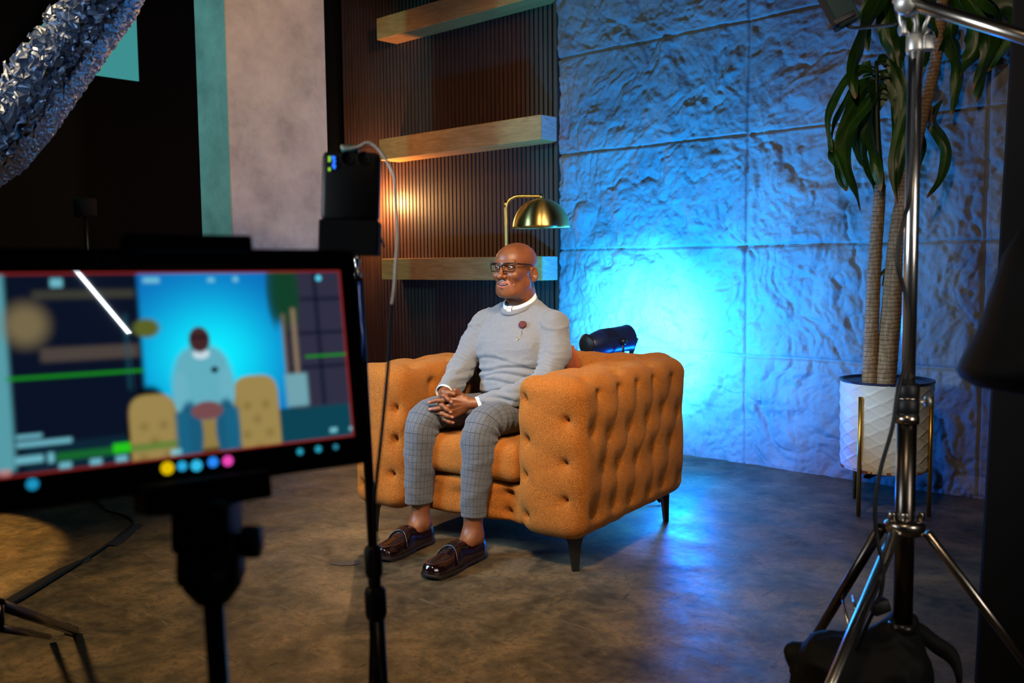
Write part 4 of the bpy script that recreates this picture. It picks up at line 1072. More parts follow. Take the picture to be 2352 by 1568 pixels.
    def leaf(px, w, dd=(0, 0, 0), tw_=0., seed=0, fold=.3):
        k = len(px); dz = np.interp(np.linspace(0, 1, k), np.linspace(0, 1, len(dd)), dd)
        P, _ = spline([at_d(a, b_, c_) for (a, b_), c_ in zip(px, dz)], [1]*k, 9); P = np.array(P); n_ = len(P); T = np.gradient(P, axis=0); T /= np.linalg.norm(T, axis=1)[:, None]
        V = []; U = []; N = FW.copy(); m_ = 7
        for i in range(n_):
            t = i/(n_-1); a = tw_*sin(t*3+seed)+.55*sin(seed*2.3+t*4)
            S_ = np.cross(T[i], N); S_ /= np.linalg.norm(S_); B = np.cross(S_, T[i])
            sd = S_*cos(a)+B*sin(a); up_ = np.cross(sd, T[i]); ww = w*(min(1, (t+.02)/.30)**.75)*(max(0, 1-t)**.55)*1.15*(1+.10*sin(t*19+seed*3))
            for j in range(m_):
                u = j/(m_-1)*2-1; V.append(P[i]+sd*u*ww*.5+up_*(fold*abs(u)*ww*.5+.10*ww*sin(t*17+seed+u*2.2)*abs(u))); U.append((j/(m_-1), t))
        F = [(i*m_+j, i*m_+j+1, (i+1)*m_+j+1, (i+1)*m_+j) for i in range(n_-1) for j in range(m_-1)]; fol.add(V, F); UV.extend(U)
    Lf = [([(2045, -40), (2005, 30), (1975, 110), (1960, 170), (1965, 228)], .088, (-.05, -.08)),
          ([(2035, -30), (2000, 10), (1990, 60), (1994, 120)], .060, (.03, .03)),
          ([(2012, 165), (1975, 160), (1930, 200), (1902, 265), (1905, 330), (1912, 350)], .040, (0, -.1)),
          ([(2008, 175), (1975, 195), (1935, 250), (1915, 300), (1908, 345)], .036, (0, .05)),
          ([(2010, 185), (1985, 200), (1955, 250), (1930, 320), (1925, 400), (1945, 440)], .046, (0, -.06)),
          ([(1915, 320), (1918, 345), (1935, 400), (1945, 440)], .050, (-.05, -.05)),
          ([(2012, 200), (1990, 240), (1945, 300), (1945, 380), (1968, 440), (1976, 485)], .058, (0, -.12)),
          ([(2014, 195), (1995, 235), (1968, 300), (1972, 350), (1984, 386)], .052, (0, .06)),
          ([(2016, 180), (2008, 230), (2005, 300), (2012, 370), (2022, 440)], .085, (0, -.09)),
          ([(2018, 175), (2030, 200), (2000, 260), (1985, 330), (1990, 380)], .060, (0, .10)),
          ([(2040, 135), (2062, 180), (2070, 240), (2072, 310), (2068, 380), (2060, 440)], .066, (-.02, -.05)),
          ([(2015, 140), (2040, 138), (2060, 180), (2078, 260), (2085, 330)], .055, (0, .05)),
          ([(2020, 165), (2045, 175), (2062, 230), (2062, 300), (2050, 380), (2062, 470)], .056, (0, -.06)),
          ([(2048, -30), (2040, 60), (2050, 110), (2068, 170)], .075, (.05, .02)),
          ([(2140, -60), (2100, 30), (2078, 120), (2082, 200)], .070, (.08, .02)),
          ([(2165, 230), (2145, 270), (2160, 310), (2174, 350), (2160, 410), (2128, 455)], .052, (.08, .02)),
          ([(2130, 220), (2110, 270), (2120, 330), (2110, 390)], .040, (.08, .10)),
          ([(2180, -40), (2225, 40), (2240, 110), (2205, 180), (2205, 175)][:4], .10, (.1, .02)),
          ([(2185, -30), (2260, 40), (2270, 120), (2235, 205)], .080, (.1, .08)),
          ([(2190, -40), (2290, 20), (2300, 90), (2260, 180), (2242, 235)], .075, (.1, .0)),
          ([(2200, -60), (2320, 0), (2325, 60), (2290, 120), (2268, 165)], .085, (.1, .12)),
          ([(2170, 60), (2195, 110), (2200, 180), (2185, 268)], .065, (.1, .1)),
          ([(2175, 20), (2185, 80), (2160, 130), (2150, 190)], .060, (.1, .15)),
          ([(2150, -20), (2130, 60), (2120, 130), (2110, 170)], .075, (.1, .10)),
          ([(2195, -30), (2160, 20), (2170, 90), (2140, 110)], .09, (.1, .12)),
          ([(2240, -50), (2330, -10), (2350, 50), (2330, 110)], .08, (.1, .10)),
          ([(2010, 640), (2035, 620), (2025, 660)], .02, (-.02, -.02)), ([(2066, 640), (2080, 620), (2076, 655)], .018, (-.02, -.02)),
          ([(2005, 170), (1990, 150), (1985, 215), (1975, 290), (1978, 340)], .05, (0, .12)),
          ([(2016, 160), (2000, 300), (1992, 360), (2010, 420), (2016, 450)], .055, (0, .02)),
          ([(1925, 310), (1930, 350), (1950, 390), (1940, 440)], .032, (-.02, -.02))]
    for i, (p, w, dd) in enumerate(Lf): leaf(p, w*1.35, tuple(min(q, .16) for q in dd), tw_=.7 if i % 3 else .3, seed=i*1.7, fold=.25+.2*(i % 2))
    fo = fol.build('foliage', m2, root, world=True, label='long drooping dark green strap leaves')
    uvl = fo.data.uv_layers.new(name='UVMap'); li = np.empty(len(fo.data.loops), np.int32); fo.data.loops.foreach_get('vertex_index', li); uvl.data.foreach_set('uv', np.array(UV)[li].ravel().astype(np.float32))
    st_ = MB()
    for k in range(9):
        z_ = 150+k*9; a = at_d(2013, z_); b_ = at_d(2013+(-1)**k*RNG.uniform(22, 34), z_-8+RNG.uniform(-6, 10), RNG.uniform(-.06, .06)); st_.tube([a, (a+b_)/2+np.array([0, 0, .012]), b_], [.006, .004, .003], 6, res=3)
    st_.tube([at_d(2013, 140), at_d(2013, 230), at_d(2016, 330), at_d(2022, 430)], [.008, .014, .016, .022], 8, res=4); st_.build('leaf_stalks', M['leather_edge'] if 0 else plain('dark green stalk', (.012, .03, .012), .5), root, world=True)
    hu = MB()
    for k in range(16):
        p = at_d(2132+RNG.uniform(-14, 10), 245+RNG.uniform(-22, 22), .05); hu.tube([p, p+np.array([RNG.uniform(-.02, .02), RNG.uniform(-.02, .02), -.05])], [.012, .004], 6)
    hu.build('dry_sheath', plain('dry brown leaf sheath', (.22, .10, .045), .85), root, world=True)
plant()

# ================================================================== CHROME LIGHT STAND at the right, with boom, cable and sandbag
def studio_stand():
    D_ = 2.12; hub = at(2078, 1203, D_); foot_ = np.array([hub[0], hub[1], 0]); T_ = at(2103, 110, D_)
    # the column leans very slightly; keep the true line through hub and head
    u = (T_-hub)/np.linalg.norm(T_-hub); P = lambda z: hub+u*((z-hub[2])/u[2])
    root = empty('lighting_stand', foot_, label='chrome lighting stand with boom arm, standing in front of the plant', cat='light stand')
    zc = at(2085, 925, D_)[2]; zt = T_[2]
    MB().tube([P(.28), P(zc)], .0215, 24).build('lower_column', M['dark_steel'], root, world=True)
    MB().tube([P(zc), P(zt)], .0158, 24).build('upper_column', M['chrome'], root, world=True, label='bright chrome upper tube')
    MB().lathe([(.0, -.048), (.0225, -.048), (.0245, -.044), (.0245, -.026), (.0235, -.024), (.0255, -.022), (.0255, .006), (.0240, .008), (.0240, .012), (.0255, .014), (.0255, .036), (.0225, .044), (.018, .046), (0, .046)], 28, P(zc), axes(u)).build('collar', M['black_plastic'], root, world=True)
    MB().lathe([(.0262, -.047), (.0262, -.028), (.0240, -.027)], 28, P(zc), axes(u)).build('collar_band', M['worn_chrome'], root, world=True)
    MB().lathe([(.0262, .008), (.0262, .0115), (.024, .012)], 28, P(zc), axes(u)).build('collar_band', M['worn_chrome'], root, world=True)
    MB().tube([P(zc)+RT*.02, P(zc)+RT*.042+UP*.004], .005, 10).lathe([(0, -.006), (.013, -.004), (.013, .004), (0, .006)], 14, P(zc)+RT*.046+UP*.004, axes(RT)).build('lock_knob', M['cast_metal'], root, world=True)
    # hub plate
    MB().lathe([(.022, .012), (.032, .010), (.043, .004), (.044, -.002), (.042, -.022), (.028, -.026), (.022, -.026)], 28, P(hub[2]), axes(u)).build('leg_hub', M['worn_chrome'], root, world=True)
    hb = MB()
    for (a, b) in ((-30, 3), (-5, 14), (33, 6)): hb.box(P(hub[2]+.018)+RT*a*.001+FW*-.01*(b/10), (.016, .016, .022), bev=.004)
    hb.build('hub_lugs', M['worn_chrome'], root, world=True)
    MB().lathe([(.0225, -.01), (.030, -.008), (.030, .012), (.0225, .014)], 24, P(.30), axes(u)).build('lower_collar', M['black_metal'], root, world=True)
    ends = [(hub+RT*-.030-UP*.018-FW*.02, at(1893, 1610, 1.90)), (hub+RT*.050-UP*.020, at(2385, 1560, 2.15)), (hub+RT*-.045-UP*.012+FW*.02, at(1850, 1500, 2.50))]
    mats = ['chrome', 'worn_chrome', 'dark_steel']
    for (a, b), mm, w in zip(ends, mats, (.0135, .0110, .0125)):
        d = b-a; b = a+d*((a[2]-.012)/(-d[2])) if d[2] < 0 else b
        lg = MB().tube([a, b], w, 16, sx=1.0).build('leg', M[mm], root, world=True, label={'chrome': 'bright chrome leg'}.get(mm))
        MB().tube([b+(a-b)/np.linalg.norm(a-b)*.05, b], w+.003, 12).build('rubber_foot', M['black_plastic'], lg, world=True)
    lv = MB()
    for (a, b) in (((1932, 1362), (1950, 1440)), ((1958, 1368), (1965, 1398))): lv.tube([at(*a, 2.32), at(*b, 2.22)], .0035, 6)
    lv.build('leg_lever', M['chrome'], root, world=True)
    # grip head and boom
    g = MB(); c = P(zt); cd = axes(u)
    g.lathe([(.0, -.020), (.019, -.020), (.021, -.014), (.021, .018), (.016, .024), (0, .024)], 24, c+u*.008, cd)
    g.box(c+RT*.022+u*.008-FW*.01, (.026, .022, .034), R=np.stack([RT, FW, UP], 1), bev=.003)
    for k in range(10):
        a0 = radians(60+k*22)
    ring = [c+u*.075+RT*.036*cos(a)-UP*-.052*sin(a)+FW*0 for a in np.linspace(radians(-40), radians(-320), 22)]
    g.tube(ring, .0065, 8); g.tube([c+u*.02, c+u*.055, c+u*.095-RT*.01], [.010, .007, .010], 10)
    g.tube([c+u*.03+RT*.012, c+u*.07+RT*.028, c+u*.11+RT*.010], .006, 8)
    g.box(c+u*.045-RT*.030, (.010, .02, .03), R=np.stack([RT, FW, UP], 1), bev=.002)
    g.build('grip_head', M['cast_metal'], root, world=True)
    j = c+u*.128; MB().lathe([(0, -.024), (.024, -.022), (.026, 0), (.024, .022), (0, .024)], 26, at(2083, 8, D_-.03), axes(FW+RT*.6)).build('grip_disc', M['cast_metal'], root, world=True)
    MB().tube([at(2068, -2, D_-.03), at(2352, 85, D_-.16), at(2620, 165, D_-.28)], .0150, 20).build('boom_arm', M['worn_chrome'], root, world=True)
    MB().tube([at(2060, -14, D_-.03), at(2100, 2, D_-.03)], .021, 16).build('boom_collar', M['cast_metal'], root, world=True)
    return P
P_ = studio_stand()
cb = MB().tube([at(2100, 135, 2.08), at(2092, 420, 2.085), at(2078, 500, 2.06), at(2064, 560, 2.06), at(2062, 610, 2.06), at(2078, 670, 2.07), at(2086, 730, 2.07), at(2080, 830, 2.07), at(2062, 900, 2.05), at(2050, 980, 2.05), at(2022, 1080, 2.05), at(2010, 1160, 2.05), at(2014, 1230, 2.05), at(2028, 1300, 2.04), at(2024, 1360, 2.04), at(2012, 1385, 2.04)], .0048, 8, res=6).build('power_cable', M['black_plastic'])
tag(cb, 'black cable hanging in loops down the chrome lighting stand', 'cable')
MB().box(at(2020, 1392, 2.05), (.040, .030, .030), R=np.stack([RT*.94+UP*.34, FW, UP*.94-RT*.34], 1), bev=.005).build('plug', M['black_plastic'], cb, label='black plug')
MB().tube([at(2010, 1396, 2.05), at(1985, 1450, 2.08), at(1968, 1500, 2.1), at(1950, 1600, 2.1), fl(1940, 1700, .01)], .0045, 8, res=5).build('cable_tail', M['black_plastic'], cb)

def sandbag():
    c = fl(1995, 1560); root = empty('sandbag', (c[0], c[1], 0), label='black nylon sandbag slumped at the foot of the chrome stand', cat='sandbag')
    BAGP = [at(1832, 1502, 2.22), at(1925, 1535, 2.15), at(2045, 1545, 2.12), at(2080, 1432, 2.14), 0]
    def bag(P):
        q = P
        A_, B_, C_, D_, E2 = BAGP
        d = cap(q, A_, B_, .020, .060); d = smin(d, cap(q, B_, C_, .065, .070), .04); d = smin(d, cap(q, B_, D_, .055, .022), .04); d = smin(d, cap(q, C_, D_, .065, .018), .04)
        d = smin(d, cap(q, A_, A_+RT*.02-UP*.07, .012, .035), .03)
        for z_ in (B_, C_): d = smin(d, cap(q, z_, z_*np.array([1, 1, 0])+[0, 0, .05], .065, .085), .04)
        return smax(d, .004-q[..., 2], .01)
    ctr = BAGP[1]; V, F = surfnet(bag, (ctr[0]-.30, ctr[1]-.30, -.01), (ctr[0]+.36, ctr[1]+.34, .50), .0075)
    N = vnormals(V, F); V = V+N*((.016*(1-np.abs(fbm(V*7, 3)))**2-.006)+.004*(1-np.abs(fbm(V*20, 2)))**3)[:, None]
    V[:, 2] = np.maximum(V[:, 2], .003)
    mobj('bag', V, F, M['nylon'], root, world=True)
    P, _ = spline([at(2068, 1440, 2.2), at(2110, 1450, 2.22), at(2150, 1480, 2.22), at(2190, 1510, 2.2), at(2205, 1560, 2.18), at(2200, 1640, 2.15)], [1]*6, 8)
    V = []; 
    for p in P:
        for s_ in (-1, 1): V += [p+UP*.020*s_+RT*.006*s_, p+UP*.020*s_+RT*.006*s_+FW*.004]
    F = []
    for i in range(len(P)-1):
        a = i*4; F += [(a, a+4, a+6, a+2), (a+1, a+3, a+7, a+5), (a, a+1, a+5, a+4), (a+2, a+6, a+7, a+3)]
    mobj('strap', V, F, M['nylon'], root, world=True)
sandbag()

# black board and draped black hood at the right edge
def right_board():
    BD = 2.5
    x0, y0 = at(2283, 800, BD)[:2]; root = empty('black_board', (x0, y0, 0), label='tall flat black board at the right edge of the photo', cat='board')
    lean = (at(2332, 0, BD)-at(2243, 1568, BD)); lean = lean/lean[2]
    top = at(2332, 0, BD); z1 = 2.7; p0 = top+lean*(0.-top[2]); p1 = top+lean*(z1-top[2])
    w = RT*.62-FW*.12; w[2] = 0; t = FW*.012; t[2] = 0
    V = [p0, p0+w, p0+w+t, p0+t, p1, p1+w, p1+w+t, p1+t]; F = [(0, 1, 5, 4), (1, 2, 6, 5), (2, 3, 7, 6), (3, 0, 4, 7), (4, 5, 6, 7), (3, 2, 1, 0)]
    mobj('panel', V, F, M['black_matte'], root, world=True, smooth=False)
right_board()
def hood():
    # folded black cloth hood of a lamp head, mouth towards the set
    cpx = [(2352, 530), (2310, 600), (2290, 665), (2262, 760), (2238, 815), (2220, 852), (2240, 885), (2290, 898), (2352, 905)]
    root = empty('lamp_hood', at(2330, 900, 1.45), label='soft black cloth hood hanging in at the right edge', cat='lamp hood')
    prof = [at(*q, 1.45) for q in cpx]; V = []; n = 22; ax0 = at(2420, 540, 1.45); ax1 = at(2420, 910, 1.45)
    lv = [(530, 2345), (580, 2316), (640, 2298), (665, 2291), (710, 2278), (760, 2262), (800, 2244), (830, 2228), (852, 2219), (872, 2230), (892, 2262), (904, 2330)]
    for i, (py, px) in enumerate(lv):
        c = at(2425, py, 1.45); r = np.linalg.norm(at(px, py, 1.45)-c)
        for k in range(n):
            a = 2*pi*k/n; rr = r*(1+.035*sin(5*a+i*.2)*(i/12)); V.append(c+RT*rr*cos(a)+FW*rr*sin(a))
    m = len(lv); F = [(i*n+j, i*n+(j+1) % n, (i+1)*n+(j+1) % n, (i+1)*n+j) for i in range(m-1) for j in range(n)]+[tuple(range(n))[::-1], tuple((m-1)*n+j for j in range(n))]
    mobj('cloth', V, F, M['nylon'], root, world=True)
    c = at(2425, 680, 1.45); MB().tube([at(2425, 545, 1.45), at(2440, 300, 1.45), at(2470, 60, 1.5)], .012, 10).build('hanger_rod', M['black_metal'], root, world=True)
hood()
# small power box hanging at the top
def psu():
    c = at(1922, 8, 2.5); R = np.stack([RT*.90-UP*-.43, FW, UP*.90-RT*.43], 1); R = np.stack([RT*.885+UP*.465, FW, UP*.885-RT*.465], 1)
    root = empty('power_supply', c, label='small dark teal power box hanging on a cable before the stone wall', cat='power box')
    MB().box(c, (.066, .045, .13), R=R, bev=.004).build('housing', M['teal_plastic'], root, world=True, smooth=False)
    e = at(1938, 54, 2.5); MB().box(at(1933, 47, 2.49), (.064, .048, .014), R=R, bev=.002).build('end_cap', M['black_plastic'], root, world=True)
    MB().tube([at(1944, 52, 2.5), at(1952, 62, 2.48), at(1975, 64, 2.45), at(2020, 60, 2.35), at(2060, 56, 2.2)], [.007, .005, .0042, .0042, .0042], 8, res=5).build('cable', M['black_plastic'], root, world=True)
    MB().tube([c+R@np.array([0, 0, .06]), c+np.array([0, 0, 1.2])], .004, 8).build('hanging_cord', M['black_plastic'], root, world=True)
psu()

# ================================================================== FOREGROUND: transmitter on its stand
def transmitter():
    D_ = 1.60; c = at(806, 466, D_); root = empty('video_receiver', at(825, 1568, D_)*np.array([1, 1, 0]), label='black handheld video receiver with small glowing readout on a thin stand', cat='receiver')
    q = [at(731, 349, D_), at(866, 346, D_), at(877, 588, D_), at(738, 578, D_)]
    ux = ((q[1]-q[0])+(q[2]-q[3]))/2; uy = ((q[0]-q[3])+(q[1]-q[2]))/2; w = np.linalg.norm(ux); h = np.linalg.norm(uy); ux /= w; uy -= ux*(uy@ux); uy /= np.linalg.norm(uy); uz = np.cross(ux, uy); R = np.stack([ux, uy, uz], 1)
    c = sum(q)/4; F0 = lambda a, b, z=0: c+ux*(a-.5)*w+uy*(.5-b)*h+uz*z
    MB().box(c+uy*h*.16-uz*.012, (w*.97, h*.68, .030), R=R, bev=.009).build('housing', M['black_plastic'], root, world=True)
    MB().box(c-uy*h*.335-uz*.014, (w, h*.33, .042), R=R, bev=.003).build('battery', M['black_matte'], root, world=True, smooth=False)
    g1 = emis('green readout', (.35, .75, .05), .9); g2 = emis('blue readout', (.02, .16, 1.), 1.6)
    b1 = MB(); 
    for a, b, hh in ((.150, .085, .034), (.155, .185, .020)): b1.box(F0(a, b, .0045), (.0042, h*hh*1.6, .001), R=R)
    b1.build('green_digits', g1, root, world=True, smooth=False)
    b2 = MB()
    for a, b in ((.205, .065), (.235, .070), (.215, .090), (.240, .105), (.225, .125), (.245, .150), (.215, .15), (.235, .168)): b2.box(F0(a, b, .0045), (.0034, .0038, .001), R=R)
    b2.build('blue_digits', g2, root, world=True, smooth=False)
    lens_ = MB()
    for a in (.45, .72): lens_.lathe([(.012, 0), (.0125, .0012), (.010, .0015), (.0098, .0)], 24, F0(a, .07, .003), R)
    lens_.build('fan_ring', M['black_matte'], root, world=True)
    # connector on the top
    MB().box(F0(.47, -.035, -.01), (.030, .012, .012), R=R, bev=.004).build('connector', plain('teal lit connector', (.03, .30, .24), .35), root, world=True)  # base colour carries the teal light that falls on the connector
    # stand
    pts = [(822, 596), (845, 1070), (862, 1300), (882, 1640)]
    def sp(y): xs = np.interp(y, [596, 1070, 1300, 1568], [820, 845, 858, 873]); return at(xs, y, D_-.0)
    top = sp(590); low = sp(1568); u = (top-low)/np.linalg.norm(top-low); B = low+u*((.0-low[2])/u[2]); P = lambda z: low+u*((z-low[2])/u[2])
    MB().tube([sp(586), sp(600), sp(606), sp(620), sp(622), sp(634), sp(640)], [.005, .005, .0035, .0035, .006, .006, .0045], 14).build('spigot', M['chrome'], root, world=True, label='bright metal spigot')
    z1 = sp(640)[2]; z2 = sp(1290)[2]; z3 = sp(1385)[2]
    MB().tube([P(z1), P(z2)], .0085, 14).build('upper_tube', M['black_metal'], root, world=True)
    MB().tube([P(z2), P(z3)], .0112, 14).build('middle_tube', M['black_metal'], root, world=True)
    MB().tube([P(z3), P(.12)], .0140, 14).build('lower_tube', M['black_metal'], root, world=True)
    for z, r in ((z2, .0150), (z3, .0185)):
        MB().lathe([(.008, .028), (r-.003, .028), (r, .022), (r, -.018), (r-.003, -.026), (.008, -.026)], 20, P(z), axes(u)).build('clamp_collar', M['black_plastic'], root, world=True)
    for k in range(3):
        a = radians(70+120*k); MB().tube([P(.42), P(.42)+np.array([.42*cos(a), .42*sin(a), -.405])], .009, 8).build('leg', M['black_metal'], root, world=True)
    MB().tube([at(826, 646, D_-.01), at(829, 700, D_-.01), at(833, 750, D_-.02), at(836, 780, D_-.02), at(835, 830, D_-.01)], .0024, 8, res=5).build('blue_lit_lead', plain('blue lit cable', (.01, .05, .35), .3), root, world=True)  # blue light falling on the lead is put into its colour
    MB().tube([F0(1.03, .83, -.01), F0(1.06, .88, -.01), F0(1.09, .925, -.01)], .0022, 8, res=3).build('release_lever', M['cast_metal'], root, world=True)
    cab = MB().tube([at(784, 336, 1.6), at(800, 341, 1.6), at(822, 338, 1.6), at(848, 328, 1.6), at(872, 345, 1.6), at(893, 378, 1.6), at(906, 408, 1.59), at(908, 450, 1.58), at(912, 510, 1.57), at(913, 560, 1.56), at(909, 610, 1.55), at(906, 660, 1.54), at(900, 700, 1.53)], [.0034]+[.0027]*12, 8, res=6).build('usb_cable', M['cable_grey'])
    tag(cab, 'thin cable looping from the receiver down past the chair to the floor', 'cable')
    MB().tube([at(900, 700, 1.53), at(897, 740, 1.52), at(892, 830, 1.50), at(884, 920, 1.49), at(874, 1020, 1.48), at(866, 1090, 1.48), at(860, 1160, 1.48), at(862, 1230, 1.5), at(858, 1330, 1.52), at(855, 1420, 1.53), at(852, 1500, 1.53), at(850, 1620, 1.53), at(848, 2000, 1.5)], .0030, 8, res=6).build('lower_cable', M['black_plastic'], cab, label='black lower length of the cable')  # cable is pale in its upper part, black in its lower part
transmitter()

# ================================================================== FOREGROUND: monitor on a tripod
def monitor():
    TR, BR, TL, BL = at(779, 622, 1.13), at(815, 1001, 1.115), at(-34, 626, .905), at(-36, 1104, .895)
    ux = ((TR-TL)+(BR-BL))/2; W_ = np.linalg.norm(ux); ux /= W_; uy = ((TL-BL)+(TR-BR))/2; H_ = np.linalg.norm(uy); uy -= ux*(uy@ux); uy /= np.linalg.norm(uy); uz = np.cross(ux, uy); R = np.stack([ux, uy, uz], 1)
    O_ = (TR+BR+TL+BL)/4; Pt = lambda u, v, z=0: O_+ux*(u-.5)*W_+uy*(.5-v)*H_+uz*z
    root = empty('field_monitor', np.array([O_[0], O_[1], 0]), label='large out of focus field monitor showing the seated man, nearest the camera', cat='monitor')
    # housing
    MB().box(Pt(.5, .52, -.015), (W_+.052, H_+.062, .026), R=R, bev=.008).build('housing', M['black_plastic'], root, world=True)
    # live picture: the same set seen head on, painted per screen cell
    nx, ny = 330, 185; u = np.linspace(0, 1, nx); v = np.linspace(0, 1, ny); Uu, Vv = np.meshgrid(u, v, indexing='ij'); img = np.zeros((nx, ny, 3))
    def sm(a, b, x): t = np.clip((x-a)/(b-a), 0, 1); return t*t*(3-2*t)
    def put(mask, c): img[:] = img*(1-mask[..., None])+np.array(c)*mask[..., None]
    def rect(x0, x1, y0, y1, s=.009): return sm(x0-s, x0+s, Uu)*(1-sm(x1-s, x1+s, Uu))*sm(y0-s*1.7, y0+s*1.7, Vv)*(1-sm(y1-s*1.7, y1+s*1.7, Vv))
    def oval(cx, cy, rx, ry, s=.16): r = np.sqrt(((Uu-cx)/rx)**2+((Vv-cy)/ry)**2); return 1-sm(1-s, 1+s, r)
    img[:] = (.003, .006, .018)
    g = np.exp(-(((Uu-.575)/.22)**2+((Vv-.48)/.38)**2)); wallc = np.stack([.004+.0*g, .12+.75*g**1.4, .42+.62*g], -1)
    wm = rect(.385, .80, -.1, .80); img[:] = img*(1-wm[..., None])+wallc*wm[..., None]
    put(rect(-.1, .055, -.1, .97)*.9, (.10, .36, .42)); put(rect(.80, 1.1, -.1, .85), (.030, .028, .055)); put(rect(.905, .915, 0, .8)+rect(.80, .812, 0, .85), (.002, .006, .02))
    for yy in (.16, .36, .56): put(rect(.81, 1.1, yy-.06*0, yy+.016), (.003, .006, .02))
    put(rect(.385, 1.1, .80, 1.1, .01), (.004, .055, .085)); put(rect(.075, .385, .85, 1.1), (.004, .018, .035))
    put(rect(.12, .375, .09, .135)*.8, (.05, .05, .035)); put(rect(.13, .375, .38, .45)*.7, (.10, .075, .06)); put(oval(.10, .26, .05, .10, .6)*.8, (.22, .17, .08))
    put(oval(.40, .30, .035, .050, .3), (.10, .12, .02)); put(rect(.342, .350, .22, .62)*.6, (.01, .09, .13))
    # plant and pot
    for cx_, a in ((.775, .35), (.805, .40), (.835, .36), (.82, .30), (.79, .30)): put(oval(cx_, .12, .022, a*.55, .3)*.85, (.006, .05, .022))
    put(rect(.795, .803, .25, .62), (.20, .14, .08)); put(rect(.825, .838, .22, .62), (.26, .19, .11)); put(rect(.79, .86, .60, .79), (.16, .36, .42))
    # chair, man
    put(oval(.395, .85, .065, .24, .10)+rect(.335, .455, .84, 1.1), (.0, .0, .0)); 
    chc = (.33, .235, .075)
    for x0, x1, yt in ((.335, .465, .66), (.625, .765, .60)): 
        e = ((np.clip(np.abs(Uu-(x0+x1)/2)/((x1-x0)/2), 0, 2))**3.2+np.clip((yt+.13-Vv)/.14, 0, 2)**3.2)**(1/3.2); put(1-sm(.90, 1.06, e), chc)
        for a_, b_ in ((.3, .16), (.7, .16), (.5, .24), (.25, .32), (.75, .32), (.5, .40)): put(oval(x0+(x1-x0)*a_, yt+b_, .012, .022, .8)*.35, (.10, .06, .01))
    put(rect(.455, .64, .70, 1.1), (.28, .20, .06)); put(rect(.455, .64, .97, 1.0), (.05, .03, .01))
    put(np.clip(oval(.545, .60, .085, .20)+oval(.545, .50, .065, .08), 0, 1), (.12, .42, .52)); put(oval(.480, .66, .022, .12)+oval(.612, .66, .022, .12), (.14, .44, .54))
    put(oval(.545, .455, .024, .028), (.55, .70, .78)); put(oval(.543, .375, .030, .070), (.055, .020, .022)); put(rect(.520, .566, .355, .370, .003)*.8, (.004, .004, .008))
    put(oval(.580, .545, .011, .018), (.01, .03, .05)); put(oval(.50, .88, .034, .17)+oval(.605, .88, .034, .17), (.010, .10, .19)); put(oval(.550, .765, .045, .050), (.18, .07, .075))
    put(rect(.46, .495, .76, 1.1)+rect(.60, .64, .76, 1.1), (.010, .12, .22))
    # overlays: frame lines, level bars, white text blobs
    put(rect(0.045, .385, .515, .530, .003)+rect(.86, 1.0, .50, .513, .003), (.01, .27, .01)); put(rect(.15, .46, .905, .945, .004)*.6, (.01, .20, .02)); put(rect(.290, .335, .89, .94, .004), (.02, .55, .01))
    for x0, x1, y0, y1 in ((.165, .195, .03, .075), (.40, .445, .03, .06), (.58, .60, .035, .06), (.655, .67, .03, .06), (.06, .12, .80, .82), (.06, .19, .835, .86), (.055, .12, .905, .94), (.13, .145, .90, .95), (.155, .185, .955, .985), (.23, .26, .955, .985), (.295, .325, .955, .985), (.44, .47, .955, .985), (.92, .945, .935, .965), (.985, 1.0, .94, .965)): put(rect(x0, x1, y0, y1, .004)*.75, (.20, .60, .72))
    put(oval(.925, .045, .010, .018), (.10, .60, .80)); put(oval(.03, .975, .015, .02)*.7, (.55, .25, .25))
    ed = 1-rect(.006, .994, .010, .990, .002); put(ed, (.25, .018, .015))
    PP = O_+ux*((Uu-.5)[..., None]*W_)+uy*((.5-Vv)[..., None]*H_)+uz*.0002
    PP = PP[:, ::-1]; im = img[:, ::-1]
    m, n, l, b = newmat('live screen picture'); a = n.new('ShaderNodeAttribute'); a.attribute_name = 'picture'; l.new(a.outputs['Color'], b.inputs['Emission Color']); setp(b, color=(0, 0, 0), ems=1.0, rough=.02, spec=.5, coat=.3, coatr=.01)
    sc = grid('screen', PP, m, root, smooth=False, world=True, label='bright screen with the live picture of the man'); set_col(sc, 'picture', im.reshape(-1, 3).copy())
    if sc.data.polygons[0].normal.dot(Vector(uz)) < 0: sc.data.flip_normals()
    # touch icons under the picture
    def icon(px, py, c, r=.0055, s=1.):
        d = w_ray = ray(px, py); t = ((O_+uz*.0004-CAM)@uz)/(d@uz); p = CAM+d*t
        MB().lathe([(0, 0), (r, 0), (r, .0006), (0, .0006)], 18, p-uz*.0012+uz*.0, R).build('screen_icon', emis('icon %g' % px, c, s), root, world=True, smooth=False)
    for px, py, c, r in ((385, 1075, (.75, .50, .0), .0068), (419, 1070, (.02, .38, .70), .0052), (452, 1069, (.03, .50, .80), .0060), (490, 1061, (.02, .25, .95), .0056), (524, 1058, (.85, .06, .45), .0058), (75, 1112, (.01, .28, .50), .0056), (690, 1037, (.02, .30, .42), .0038), (732, 1031, (.02, .30, .42), .0040), (772, 1026, (.02, .18, .26), .0034)): icon(px, py, c, r)
    # clamp on the top edge, mounting plate, head, knob and column
    MB().box(at(432, 562, 1.02), (.135, .018, .030), R=R, bev=.003).build('top_clamp', M['black_matte'], root, world=True, smooth=False)
    MB().box(at(468, 1128, 1.0), (.134, .030, .050), R=R, bev=.004).build('mount_plate', M['black_matte'], root, world=True, smooth=False)
    MB().box(at(400, 1158, 1.0)-uy*.002, (.05, .012, .04), R=R, bev=.003).build('plate_lip', M['black_matte'], root, world=True, smooth=False)
